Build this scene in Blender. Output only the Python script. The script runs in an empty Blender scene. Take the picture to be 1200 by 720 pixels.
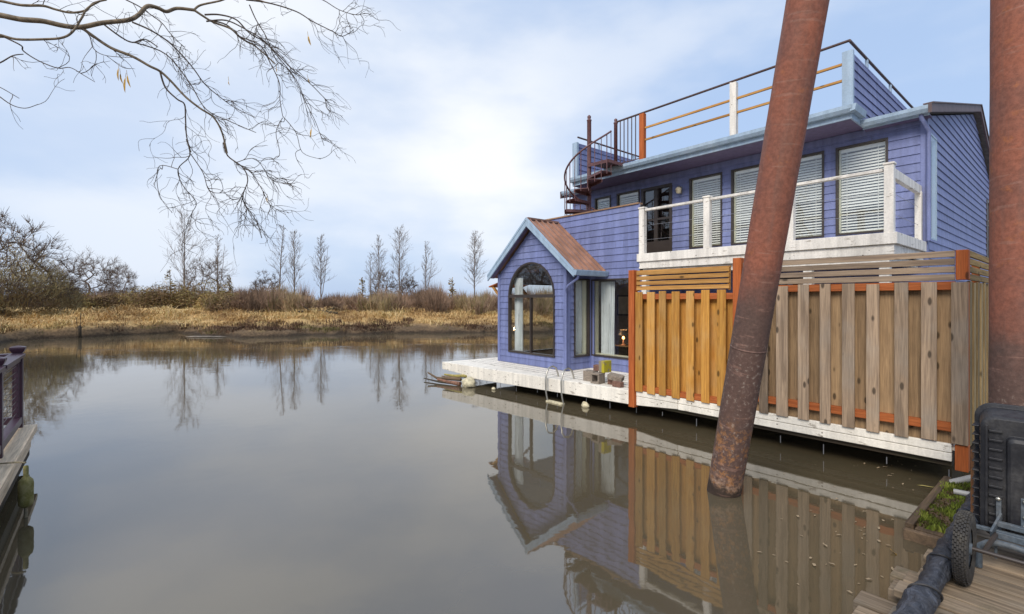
import bpy, math, random
import numpy as np
from mathutils import Vector, Matrix, Euler

R = math.radians
sc = bpy.context.scene
COL = sc.collection

# ------------------------------------------------------------------ camera
cd = bpy.data.cameras.new("camera")
cam = bpy.data.objects.new("camera", cd)
COL.objects.link(cam)
cam.location = (0, 0, 2.0)
cam.rotation_euler = (R(90), 0, 0)
cd.sensor_width = 36.0
cd.lens = 568.0 / 1200.0 * 36.0
cd.shift_y = -8.0 / 1200.0
cd.clip_start = 0.05
cd.clip_end = 6000
sc.camera = cam

# ------------------------------------------------------------------ world / sky
SUN_EL, SUN_AZ = 42.0, 212.0          # azimuth clockwise from +Y
wd = bpy.data.worlds.new("World")
sc.world = wd
wd.use_nodes = True
nt = wd.node_tree
nt.nodes.clear()
def wn(t, **k):
    n = nt.nodes.new(t)
    for a, v in k.items(): setattr(n, a, v)
    return n
wo = wn('ShaderNodeOutputWorld'); bg = wn('ShaderNodeBackground')
bg.inputs['Strength'].default_value = 0.1
sky = wn('ShaderNodeTexSky', sky_type='NISHITA', sun_disc=False)
sky.sun_elevation = R(SUN_EL); sky.sun_rotation = R(SUN_AZ); sky.dust_density = 2.0
tc = wn('ShaderNodeTexCoord')
mp = wn('ShaderNodeMapping'); mp.inputs['Scale'].default_value = (1.0, 1.0, 2.4)
mp.inputs['Location'].default_value = (0.35, 0.1, 0.2)
nz = wn('ShaderNodeTexNoise'); nz.inputs['Scale'].default_value = 2.1; nz.inputs['Detail'].default_value = 6.0
nz.inputs['Roughness'].default_value = 0.5
rp = wn('ShaderNodeMapRange'); rp.inputs['From Min'].default_value = 0.40; rp.inputs['From Max'].default_value = 0.66
rp.inputs['To Min'].default_value = 0.0; rp.inputs['To Max'].default_value = 0.46; rp.interpolation_type = 'SMOOTHSTEP'
# bright break in the cloud deck, low over the far bank, and a thinner veil high on the left
def lobe(d, p, amt):
    v = Vector(d).normalized()
    dt = wn('ShaderNodeVectorMath', operation='DOT_PRODUCT'); dt.inputs[1].default_value = v
    nrm = wn('ShaderNodeVectorMath', operation='NORMALIZE')
    nt.links.new(tc.outputs['Generated'], nrm.inputs[0]); nt.links.new(nrm.outputs[0], dt.inputs[0])
    mx = wn('ShaderNodeMath', operation='MAXIMUM'); mx.inputs[1].default_value = 0.0
    pw = wn('ShaderNodeMath', operation='POWER'); pw.inputs[1].default_value = p
    ml = wn('ShaderNodeMath', operation='MULTIPLY'); ml.inputs[1].default_value = amt
    nt.links.new(dt.outputs['Value'], mx.inputs[0]); nt.links.new(mx.outputs[0], pw.inputs[0]); nt.links.new(pw.outputs[0], ml.inputs[0])
    return ml.outputs[0]
l1 = lobe((-0.04, 1, 0.27), 60, 0.62)
l2 = lobe((-0.62, 1, 0.58), 12, 0.42)
def madd(a, b):
    m = wn('ShaderNodeMath', operation='ADD'); nt.links.new(a, m.inputs[0]); nt.links.new(b, m.inputs[1]); return m.outputs[0]
s1 = madd(rp.outputs[0], madd(l1, l2))
clampn = wn('ShaderNodeClamp'); nt.links.new(s1, clampn.inputs[0])
veil = wn('ShaderNodeMix', data_type='RGBA')       # thin overcast veil over the clear sky
veil.inputs[0].default_value = 0.80
veil.inputs[7].default_value = (3.75, 5.0, 7.2, 1)
mix = wn('ShaderNodeMix', data_type='RGBA')
mix.inputs[7].default_value = (7.3, 7.5, 7.8, 1)
nt.links.new(tc.outputs['Generated'], mp.inputs[0]); nt.links.new(mp.outputs[0], nz.inputs['Vector'])
nt.links.new(nz.outputs['Fac'], rp.inputs[0])
nt.links.new(sky.outputs[0], veil.inputs[6])
nt.links.new(veil.outputs[2], mix.inputs[6]); nt.links.new(clampn.outputs[0], mix.inputs[0])
nt.links.new(mix.outputs[2], bg.inputs['Color']); nt.links.new(bg.outputs[0], wo.inputs['Surface'])

# ------------------------------------------------------------------ sun (veiled by the overcast)
sd = bpy.data.lights.new("sun", 'SUN'); sd.energy = 2.3; sd.angle = R(28); sd.color = (1.0, 0.92, 0.82)
sun = bpy.data.objects.new("sun", sd); COL.objects.link(sun)
sdir = Vector((math.sin(R(SUN_AZ)) * math.cos(R(SUN_EL)), math.cos(R(SUN_AZ)) * math.cos(R(SUN_EL)), math.sin(R(SUN_EL))))
sun.rotation_euler = sdir.to_track_quat('Z', 'Y').to_euler()
sun.location = sdir * 60

sc.view_settings.view_transform = 'Standard'
sc.view_settings.look = 'None'
sc.view_settings.exposure = 0.45
sc.view_settings.gamma = 1.0
sc.view_settings.use_curve_mapping = False
sc.render.engine = 'CYCLES'
sc.cycles.max_bounces = 8
sc.cycles.transparent_max_bounces = 12

# ------------------------------------------------------------------ coordinates
FPX = 568.0
O = Vector((2.06, 8.35)); TH = math.atan2(-0.768, 0.641)
U = Vector((math.cos(TH), math.sin(TH))); N = Vector((-math.sin(TH), math.cos(TH)))
def W(a, b): return (O.x + U.x * a + N.x * b, O.y + U.y * a + N.y * b)
def pix(px, py, Y): return Vector(((px - 600) / FPX * Y, Y, 2.0 + (352 - py) / FPX * Y))

# ------------------------------------------------------------------ materials
def newmat(name):
    m = bpy.data.materials.new(name); m.use_nodes = True
    t = m.node_tree; t.nodes.clear()
    o = t.nodes.new('ShaderNodeOutputMaterial'); p = t.nodes.new('ShaderNodeBsdfPrincipled')
    t.links.new(p.outputs[0], o.inputs[0])
    return m, t, p
class NT:
    def __init__(s, t): s.t = t
    def n(s, ty, ins=None, **k):
        x = s.t.nodes.new(ty)
        for a, v in k.items(): setattr(x, a, v)
        for i, v in (ins or {}).items():
            if isinstance(v, bpy.types.NodeSocket): s.t.links.new(v, x.inputs[i])
            else: x.inputs[i].default_value = v
        return x
    def obj(s): return s.n('ShaderNodeTexCoord').outputs['Object']
    def tone(s): return s.n('ShaderNodeAttribute', attribute_name='tone').outputs['Fac']
    def math(s, op, a, b=None, c=None):
        ins = {0: a}
        if b is not None: ins[1] = b
        if c is not None: ins[2] = c
        return s.n('ShaderNodeMath', ins, operation=op).outputs[0]
    def map(s, vec, scale=(1, 1, 1), loc=(0, 0, 0)):
        return s.n('ShaderNodeMapping', {0: vec, 'Scale': scale, 'Location': loc}).outputs[0]
    def noise(s, vec, scale=5., detail=4., rough=.55, dist=0.):
        return s.n('ShaderNodeTexNoise', {'Vector': vec, 'Scale': scale, 'Detail': detail, 'Roughness': rough, 'Distortion': dist}).outputs['Fac']
    def mr(s, v, a, b, c=0., d=1., smooth=True):
        x = s.n('ShaderNodeMapRange', {0: v, 1: a, 2: b, 3: c, 4: d})
        if smooth: x.interpolation_type = 'SMOOTHSTEP'
        return x.outputs[0]
    def mix(s, f, a, b, bt='MIX'):
        x = s.n('ShaderNodeMix', data_type='RGBA', blend_type=bt)
        for i, v in ((0, f), (6, a), (7, b)):
            if isinstance(v, bpy.types.NodeSocket): s.t.links.new(v, x.inputs[i])
            elif i == 0: x.inputs[0].default_value = v
            else: x.inputs[i].default_value = (*v, 1)
        return x.outputs[2]
    def scale(s, col, f):
        x = s.n('ShaderNodeVectorMath', operation='SCALE')
        s.t.links.new(col, x.inputs[0])
        if isinstance(f, bpy.types.NodeSocket): s.t.links.new(f, x.inputs['Scale'])
        else: x.inputs['Scale'].default_value = f
        return x.outputs[0]
    def bump(s, h, strength=.3, dist=.01):
        return s.n('ShaderNodeBump', {'Height': h, 'Strength': strength, 'Distance': dist}).outputs[0]
def setp(t, p, col=None, rough=.6, normal=None, metal=0., spec=.5):
    if col is not None:
        if isinstance(col, bpy.types.NodeSocket): t.links.new(col, p.inputs['Base Color'])
        else: p.inputs['Base Color'].default_value = (*col, 1)
    if isinstance(rough, bpy.types.NodeSocket): t.links.new(rough, p.inputs['Roughness'])
    else: p.inputs['Roughness'].default_value = rough
    p.inputs['Metallic'].default_value = metal
    p.inputs['Specular IOR Level'].default_value = spec
    if normal is not None: t.links.new(normal, p.inputs['Normal'])

def plain(name, col, rough=.6, metal=0., var=.15, scale=6., spec=.5, bump=0.):
    m, t, p = newmat(name); g = NT(t)
    n1 = g.noise(g.obj(), scale, 5)
    c = g.scale(g.mix(0., col, col), g.math('ADD', g.mr(n1, .3, .7, 1 - var, 1 + var), g.math('MULTIPLY', g.math('SUBTRACT', g.tone(), .5), .3)))
    setp(t, p, c, rough, g.bump(n1, bump, .01) if bump else None, metal, spec)
    return m
def paint(name, col, rough=.55, fade=.12, dirt=.25, chalk=(.6, .62, .66), specks=0.):
    """painted board: slow fading, fine vertical dirt streaks, chips"""
    m, t, p = newmat(name); g = NT(t); o = g.obj(); tn = g.tone()
    n1 = g.noise(o, 1.3, 4); n2 = g.noise(g.map(o, (9, 9, 1.1)), 1.0, 5); n3 = g.noise(o, 45., 3)
    c = g.mix(g.mr(n1, .42, .72, 0, fade * 2), col, chalk)
    c = g.scale(c, g.math('ADD', g.mr(n2, .3, .7, 1 - dirt, 1 + dirt * .4), g.math('MULTIPLY', g.math('SUBTRACT', tn, .5), .22)))
    c = g.scale(c, g.mr(n3, .3, .7, .93, 1.06))
    if specks:
        v = g.n('ShaderNodeTexVoronoi', {'Vector': g.map(o, (1, 1, 1.3)), 'Scale': 13.})
        pr = g.n('ShaderNodeSeparateColor', {0: v.outputs['Color']}).outputs[0]
        sp = g.math('MULTIPLY', g.mr(v.outputs['Distance'], .10, .20, 1, 0), g.math('GREATER_THAN', pr, 1 - specks))
        c = g.mix(sp, c, (.13, .10, .07))
        pl = g.mr(g.noise(g.map(o, (1.5, 1.5, 6)), 3.5, 7, .65), .60, .66)
        c = g.mix(g.math('MULTIPLY', pl, .75), c, (.30, .255, .20))
    setp(t, p, c, rough, g.bump(g.math('ADD', n3, n2), .15, .006))
    return m
def wood(name, ca, cb, axis='z', knots=.5, rough=.75, tonevar=.5, cc=None, stain=0.):
    m, t, p = newmat(name); g = NT(t); o = g.obj(); tn = g.tone()
    off = g.n('ShaderNodeCombineXYZ', {0: g.math('MULTIPLY', tn, 17.3), 1: g.math('MULTIPLY', tn, 9.1), 2: g.math('MULTIPLY', tn, 31.7)}).outputs[0]
    v = g.n('ShaderNodeVectorMath', {0: o, 1: off}, operation='ADD').outputs[0]
    k = {'x': (.6, 14, 14), 'y': (14, .6, 14), 'z': (14, 14, .6)}[axis]
    kk = {'x': (3.6, 8.5, 8.5), 'y': (8.5, 3.6, 8.5), 'z': (8.5, 8.5, 3.6)}[axis]
    gr = g.noise(g.map(v, k), 1.6, 6, .6, .9)
    fine = g.noise(g.map(v, tuple(q * 5 for q in k)), 1.6, 3, .6)
    c = g.mix(g.mr(gr, .33, .68), ca, cb)
    if cc: c = g.mix(g.mr(g.noise(v, 1.7, 3), .45, .7, 0, .8), c, cc)
    c = g.scale(c, g.math('ADD', g.mr(fine, .3, .7, .80, 1.12), g.math('MULTIPLY', g.math('SUBTRACT', g.math('FRACT', g.math('MULTIPLY', tn, 7.13)), .5), tonevar)))
    if knots:
        vo = g.n('ShaderNodeTexVoronoi', {'Vector': g.map(v, kk), 'Scale': 1.0})
        pr = g.n('ShaderNodeSeparateColor', {0: vo.outputs['Color']}).outputs[0]
        kn = g.math('MULTIPLY', g.mr(g.math('ADD', vo.outputs['Distance'], g.math('MULTIPLY', gr, .1)), .15, .26, 1, 0), g.math('GREATER_THAN', pr, 1 - knots * .7))
        c = g.mix(g.math('MULTIPLY', kn, .85), c, tuple(q * .14 for q in ca))
    if stain:
        st = g.mr(g.noise(o, 2.2, 6, .7), .5, .68, 0, stain)
        c = g.mix(st, c, (.05, .055, .025))
    setp(t, p, c, rough, g.bump(g.math('ADD', gr, g.math('MULTIPLY', fine, .6)), .35, .006), spec=.3)
    return m
def glassmat(name, tint=(.93, .95, .94), refl=2.25):
    m = bpy.data.materials.new(name); m.use_nodes = True; t = m.node_tree; t.nodes.clear(); g = NT(t)
    o = g.n('ShaderNodeOutputMaterial')
    nb = g.bump(g.noise(g.obj(), 1.4, 1), .05, .02)
    tr = g.n('ShaderNodeBsdfTransparent', {0: (*tint, 1)}); gl = g.n('ShaderNodeBsdfGlossy', {'Roughness': .0, 'Normal': nb})
    ge = g.n('ShaderNodeNewGeometry')      # same reflection from both sides of the thin pane
    cs = g.math('ABSOLUTE', g.n('ShaderNodeVectorMath', {0: ge.outputs['Incoming'], 1: ge.outputs['Normal']}, operation='DOT_PRODUCT').outputs['Value'])
    f0 = ((refl - 1) / (refl + 1)) ** 2
    fr = g.math('ADD', f0, g.math('MULTIPLY', 1 - f0, g.math('POWER', g.math('SUBTRACT', 1., cs), 5.)))
    mx = g.n('ShaderNodeMixShader', {0: fr, 1: tr.outputs[0], 2: gl.outputs[0]})
    t.links.new(mx.outputs[0], o.inputs[0])
    return m

M = {}
M['siding'] = paint('periwinkle_siding', (.160, .190, .375), .6, .09, .22, (.29, .32, .47))
M['siding_side'] = M['siding']
M['soffit'] = paint('mauve_soffit', (.145, .115, .21), .7, .1, .15, (.2, .17, .26))
M['trim'] = paint('light_blue_trim', (.33, .44, .56), .45, .1, .15, (.6, .66, .7))
M['white'] = paint('white_paint', (.80, .76, .69), .55, .1, .22, (.62, .58, .50), .10)
M['deckwhite'] = paint('worn_white_paint', (.84, .79, .69), .6, .1, .16, (.60, .56, .48), .20)
M['cedar'] = wood('cedar', (.56, .285, .060), (.40, .175, .032), 'z', .5, tonevar=.34, cc=(.48, .27, .09))
M['cedarx'] = wood('cedar_slat', (.53, .285, .085), (.37, .175, .045), 'x', .4, tonevar=.3)
M['grey'] = wood('weathered_board', (.37, .265, .175), (.19, .135, .09), 'z', .95, tonevar=.7, cc=(.29, .235, .18))
M['tanboard'] = wood('tan_back_board', (.38, .25, .135), (.23, .15, .082), 'z', .8, tonevar=.5, cc=(.36, .24, .13))
M['greyx'] = wood('weathered_slat', (.38, .28, .19), (.22, .16, .115), 'x', .5, tonevar=.4)
M['greyy'] = wood('mossy_side_slat', (.36, .22, .07), (.17, .11, .03), 'y', .5, tonevar=.4)
M['sideboard'] = wood('side_board', (.35, .25, .12), (.19, .13, .06), 'z', .3, tonevar=.5)
M['orange'] = wood('orange_stain_wood', (.43, .125, .035), (.31, .08, .02), 'x', .1, tonevar=.2)
M['orangez'] = wood('orange_stain_post', (.47, .13, .035), (.34, .08, .018), 'z', .1, tonevar=.2)
M['plank'] = wood('dock_plank', (.27, .205, .14), (.125, .092, .06), 'x', .25, tonevar=.55, stain=.7, cc=(.20, .17, .13))
M['darkwood'] = wood('dark_wet_wood', (.075, .055, .035), (.035, .026, .018), 'x', .2, tonevar=.4, stain=.5)
M['tanwood'] = wood('tan_dock_edge', (.78, .62, .44), (.60, .47, .32), 'x', .3, tonevar=.2)
M['bronze'] = plain('bronze_frame', (.045, .035, .03), .4, 0., .1)
M['cream'] = plain('cream_liner', (.62, .60, .44), .6, 0., .06)
M['blind'] = plain('blind_slat', (.82, .82, .78), .5, 0., .04)
M['curtain'] = plain('curtain_cloth', (.66, .69, .69), .9, 0., .06)
M['glass'] = glassmat('window_glass')
M['dark_int'] = plain('dark_interior', (.26, .21, .17), .9, 0., .2)
M['int_light'] = plain('interior_wall', (.22, .20, .17), .9, 0., .1)
M['steel_br'] = plain('maroon_painted_steel', (.125, .055, .055), .5, .0, .25, 20)
M['rail_br'] = plain('brown_steel_rail', (.10, .062, .055), .45, .2, .2, 20)
M['chrome'] = plain('ladder_steel', (.45, .43, .38), .35, .85, .1)
M['roof'] = plain('standing_seam_metal', (.34, .195, .14), .42, .25, .22, 3.)
M['roofdark'] = plain('brown_roof_edge', (.115, .075, .075), .6, 0., .2)
M['shingle'] = plain('grey_roofing', (.12, .11, .11), .9, 0., .25, 10)
M['cinder'] = plain('cinder_block', (.23, .19, .15), .95, 0., .3, 40, bump=.5)
M['brick'] = plain('red_brown_block', (.17, .09, .065), .95, 0., .3, 40, bump=.5)
M['purple'] = plain('plum_paint', (.046, .020, .034), .4, 0., .12)
M['cable'] = plain('steel_cable', (.3, .3, .32), .4, .6, .1)
M['black'] = plain('black_plastic', (.018, .018, .021), .42, 0., .25, 14)
M['tyre'] = plain('tyre_rubber', (.034, .031, .029), .75, 0., .35, 30)
M['steelblue'] = plain('grey_blue_steel', (.135, .165, .19), .5, .15, .15)
M['bolt'] = plain('zinc_bolt', (.55, .52, .44), .35, .9, .1)
M['pipe'] = plain('grey_pipe', (.34, .33, .31), .6, 0., .15)
M['rope'] = plain('rope', (.20, .17, .11), .9, 0., .3, 60)
M['yellow'] = plain('yellow_plastic', (.62, .50, .03), .45, 0., .1)
M['leafy'] = plain('dead_leaf', (.40, .24, .035), .6, 0., .3, 30)
M['foam'] = plain('yellowed_foam', (.55, .49, .33), .9, 0., .3, 14, bump=.6)
M['drift'] = wood('driftwood', (.25, .17, .10), (.13, .09, .055), 'x', .2, tonevar=.7)
M['bark'] = plain('grey_bark', (.16, .125, .10), .95, 0., .3, 8)
M['willow'] = plain('willow_bark', (.085, .065, .052), .85, 0., .3, 30)
M['willowlimb'] = plain('willow_limb_bark', (.17, .13, .085), .85, 0., .4, 18, bump=.4)
M['oak'] = plain('oak_twigs', (.135, .098, .075), .95, 0., .3, 3)
M['poplar'] = plain('poplar_twigs', (.20, .16, .135), .95, 0., .25, 3)
M['lampshade'] = plain('lampshade', (.5, .42, .33), .8)

def dusty(name, col, dust, rough):
    m, t, p = newmat(name); g = NT(t); o = g.obj(); n1 = g.noise(o, 4., 6, .7); n2 = g.noise(g.map(o, (30, 30, 4)), 1., 4, .6); n3 = g.noise(o, 60., 3)
    f = g.math('MULTIPLY', g.mr(n1, .42, .72), g.mr(n2, .3, .7, .35, 1.))
    setp(t, p, g.scale(g.mix(g.math('MULTIPLY', f, .7), col, dust), g.mr(n3, .3, .7, .8, 1.2)), g.mr(n1, .35, .65, rough, rough + .3), g.bump(n3, .12, .004)); return m
M['black'] = dusty('black_plastic', (.014, .014, .017), (.085, .08, .075), .36)
M['tyre'] = dusty('tyre_rubber', (.024, .022, .021), (.13, .115, .09), .65)
M['steelblue'] = dusty('grey_blue_steel', (.075, .095, .115), (.16, .15, .135), .42)
def emis(name, col, s):
    m, t, p = newmat(name)
    p.inputs['Base Color'].default_value = (*col, 1); p.inputs['Emission Color'].default_value = (*col, 1); p.inputs['Emission Strength'].default_value = s
    return m
M['bulb'] = emis('warm_bulb', (1., .55, .2), 2.5)

def ramp_mat(name, stops, rough=.9, bumpy=0.):
    """colour picked by the per-clump tone, with fine variation"""
    m, t, p = newmat(name); g = NT(t)
    r = g.n('ShaderNodeValToRGB'); e = r.color_ramp.elements
    while len(e) > 1: e.remove(e[-1])
    e[0].position = stops[0][0]; e[0].color = (*stops[0][1], 1)
    for q, c in stops[1:]:
        x = e.new(q); x.color = (*c, 1)
    t.links.new(g.tone(), r.inputs[0])
    c = g.scale(r.outputs[0], g.mr(g.noise(g.obj(), 3., 4), .3, .7, .75, 1.2))
    setp(t, p, c, rough, spec=.2)
    return m
M['thicket'] = ramp_mat('thicket', [(0, (.14, .095, .065)), (.35, (.27, .175, .115)), (.6, (.33, .225, .16)), (.8, (.24, .205, .09)), (1, (.40, .28, .165))])
M['bramble'] = ramp_mat('bramble', [(0, (.15, .10, .06)), (.3, (.26, .17, .09)), (.6, (.25, .215, .075)), (.85, (.40, .27, .09)), (1, (.42, .29, .13))])
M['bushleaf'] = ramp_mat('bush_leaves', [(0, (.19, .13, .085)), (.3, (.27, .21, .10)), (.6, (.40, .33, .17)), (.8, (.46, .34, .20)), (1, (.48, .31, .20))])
M['straw'] = ramp_mat('straw_grass', [(0, (.27, .165, .075)), (.3, (.48, .315, .14)), (.7, (.64, .44, .20)), (.88, (.40, .32, .12)), (1, (.74, .55, .29))])
M['weed'] = ramp_mat('red_brown_weed', [(0, (.07, .040, .026)), (.6, (.15, .085, .05)), (1, (.12, .11, .035))])
M['moss'] = ramp_mat('moss', [(0, (.09, .06, .03)), (.3, (.06, .065, .015)), (.7, (.12, .16, .02)), (1, (.24, .27, .05))])

def rustmat(name, zdark, zmoss, zbase, seed=0.):
    m, t, p = newmat(name); g = NT(t); o = g.map(g.obj(), (1, 1, 1), (seed, seed, 0)); z = g.math('SUBTRACT', g.n('ShaderNodeSeparateXYZ', {0: g.obj()}).outputs[2], zbase)
    n1 = g.noise(o, 2.2, 6, .6); n2 = g.noise(o, 26., 5, .7); n3 = g.noise(g.map(o, (3, 3, 26)), 1., 3); n4 = g.noise(o, 7., 6, .65); n5 = g.noise(g.map(o, (16, 16, .8)), 1., 4)
    c = g.mix(g.mr(n1, .35, .65), (.20, .078, .052), (.275, .098, .060))
    c = g.mix(g.mr(n5, .5, .72, 0, .5), c, (.19, .095, .07))
    c = g.mix(g.mr(n4, .58, .70, 0, .6), c, (.34, .12, .045))
    # older, greyer steel lower down, ragged edge
    lo = g.mr(g.math('ADD', z, g.math('MULTIPLY', g.math('SUBTRACT', n1, .5), .9)), zdark + .55, zdark - .15)
    c = g.mix(g.math('MULTIPLY', lo, .85), c, (.088, .062, .052))
    bar = g.mr(n2, .56, .66); lo2 = g.mr(g.math('ADD', z, g.math('MULTIPLY', g.math('SUBTRACT', n4, .5), .7)), zmoss + .5, zmoss + .05)
    c = g.mix(g.math('MULTIPLY', g.math('MULTIPLY', bar, lo2), .8), c, (.24, .20, .165))
    org = g.math('MULTIPLY', g.mr(g.noise(o, 15., 5, .7), .50, .60), g.mr(z, zmoss - .35, zmoss - .75))
    c = g.mix(g.math('MULTIPLY', org, .75), c, (.33, .15, .055))
    tide = g.math('MULTIPLY', g.mr(g.math('ADD', z, g.math('MULTIPLY', g.math('SUBTRACT', n4, .5), .35)), .30, .16), g.mr(n2, .38, .55))
    c = g.mix(g.math('MULTIPLY', tide, .6), c, (.36, .23, .15))
    wet = g.mr(g.math('ADD', z, g.math('MULTIPLY', g.math('SUBTRACT', n4, .5), .55)), .19, .10)
    c = g.mix(wet, c, (.045, .03, .022))
    ring = g.mr(n3, .62, .68, 0, .35)
    c = g.mix(ring, c, (.30, .17, .13))
    c = g.scale(c, g.mr(n2, .3, .7, .78, 1.2))
    setp(t, p, c, g.mr(n1, .3, .7, .55, .85), g.bump(g.math('ADD', n2, g.math('MULTIPLY', n4, .8)), .35, .008), spec=.35)
    return m
M['rust'] = rustmat('rusty_pile', 2.05, 1.35, 1.135)
M['rust2'] = rustmat('rusty_pile_tall', 1.55, .95, .8, 4.)

# tarp-wrapped bumper log
m, t, p = newmat('black_tarp'); g = NT(t); o = g.obj()
n1 = g.noise(g.map(o, (6, 2.2, 6)), 1.5, 5, .6, 1.2); n2 = g.noise(o, 40., 3)
setp(t, p, g.scale(g.mix(g.mr(n1, .4, .75), (.020, .023, .032), (.085, .095, .12)), g.mr(n2, .3, .7, .8, 1.2)), .5, g.bump(g.math('ADD', n1, g.math('MULTIPLY', g.noise(g.map(o, (5, 9, 5)), 3., 4, .7, 2.), .5)), 1., .06))
M['tarp'] = m

# water
m, t, p = newmat('water'); g = NT(t); o = g.obj()
r1 = g.noise(g.map(o, (1., 1., 1.)), 1.1, 2, .5, .3); r2 = g.noise(g.map(o, (2., 9., 1.)), 1., 2, .5, .2)
patch = g.mr(g.noise(g.map(o, (.16, .35, 1), (3.2, 1.5, 0)), 1., 2), .46, .66)
ysep = g.n('ShaderNodeSeparateXYZ', {0: o}).outputs
far = g.mr(ysep[1], 8., 22., 0., 1.)
r3 = g.noise(g.map(o, (1., 1., 1.)), 5.5, 2, .5, .4)
h = g.math('ADD', g.math('ADD', g.math('MULTIPLY', r1, .34), g.math('MULTIPLY', r3, .085)), g.math('MULTIPLY', g.math('MULTIPLY', r2, far), g.math('ADD', .12, g.math('MULTIPLY', patch, .55))))
murk = g.mix(g.mr(g.noise(o, .25, 3), .35, .65), (.080, .064, .037), (.102, .083, .053))
setp(t, p, murk, .03, g.bump(h, 1.0, .0065), spec=.5)
p.inputs['IOR'].default_value = 2.1
M['water'] = m

# terrain
m, t, p = newmat('river_bank'); g = NT(t); o = g.obj(); z = g.n('ShaderNodeSeparateXYZ', {0: o}).outputs[2]
n1 = g.noise(o, .9, 7, .65); n2 = g.noise(o, 9., 5, .6)
zz = g.math('ADD', z, g.math('MULTIPLY', g.math('SUBTRACT', n1, .5), .5))
c = g.mix(g.mr(zz, .05, .20), (.045, .032, .021), (.125, .085, .05))
c = g.mix(g.mr(zz, .28, .46), c, (.25, .165, .085))
c = g.mix(g.mr(zz, .42, .62), c, (.52, .35, .15))
c = g.mix(g.math('MULTIPLY', g.mr(n1, .55, .7), g.mr(z, .2, .5)), c, (.16, .15, .05))
c = g.scale(c, g.mr(n2, .3, .7, .65, 1.25))
setp(t, p, c, .95, g.bump(g.math('ADD', n2, n1), .6, .08), spec=.2)
M['bank'] = m
m, t, p = newmat('wet_mud'); g = NT(t); o = g.obj(); n1 = g.noise(o, 3., 6, .6)
setp(t, p, g.mix(g.mr(n1, .35, .65), (.12, .095, .07), (.26, .22, .17)), .75, g.bump(n1, .5, .03))
M['mud'] = m

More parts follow.
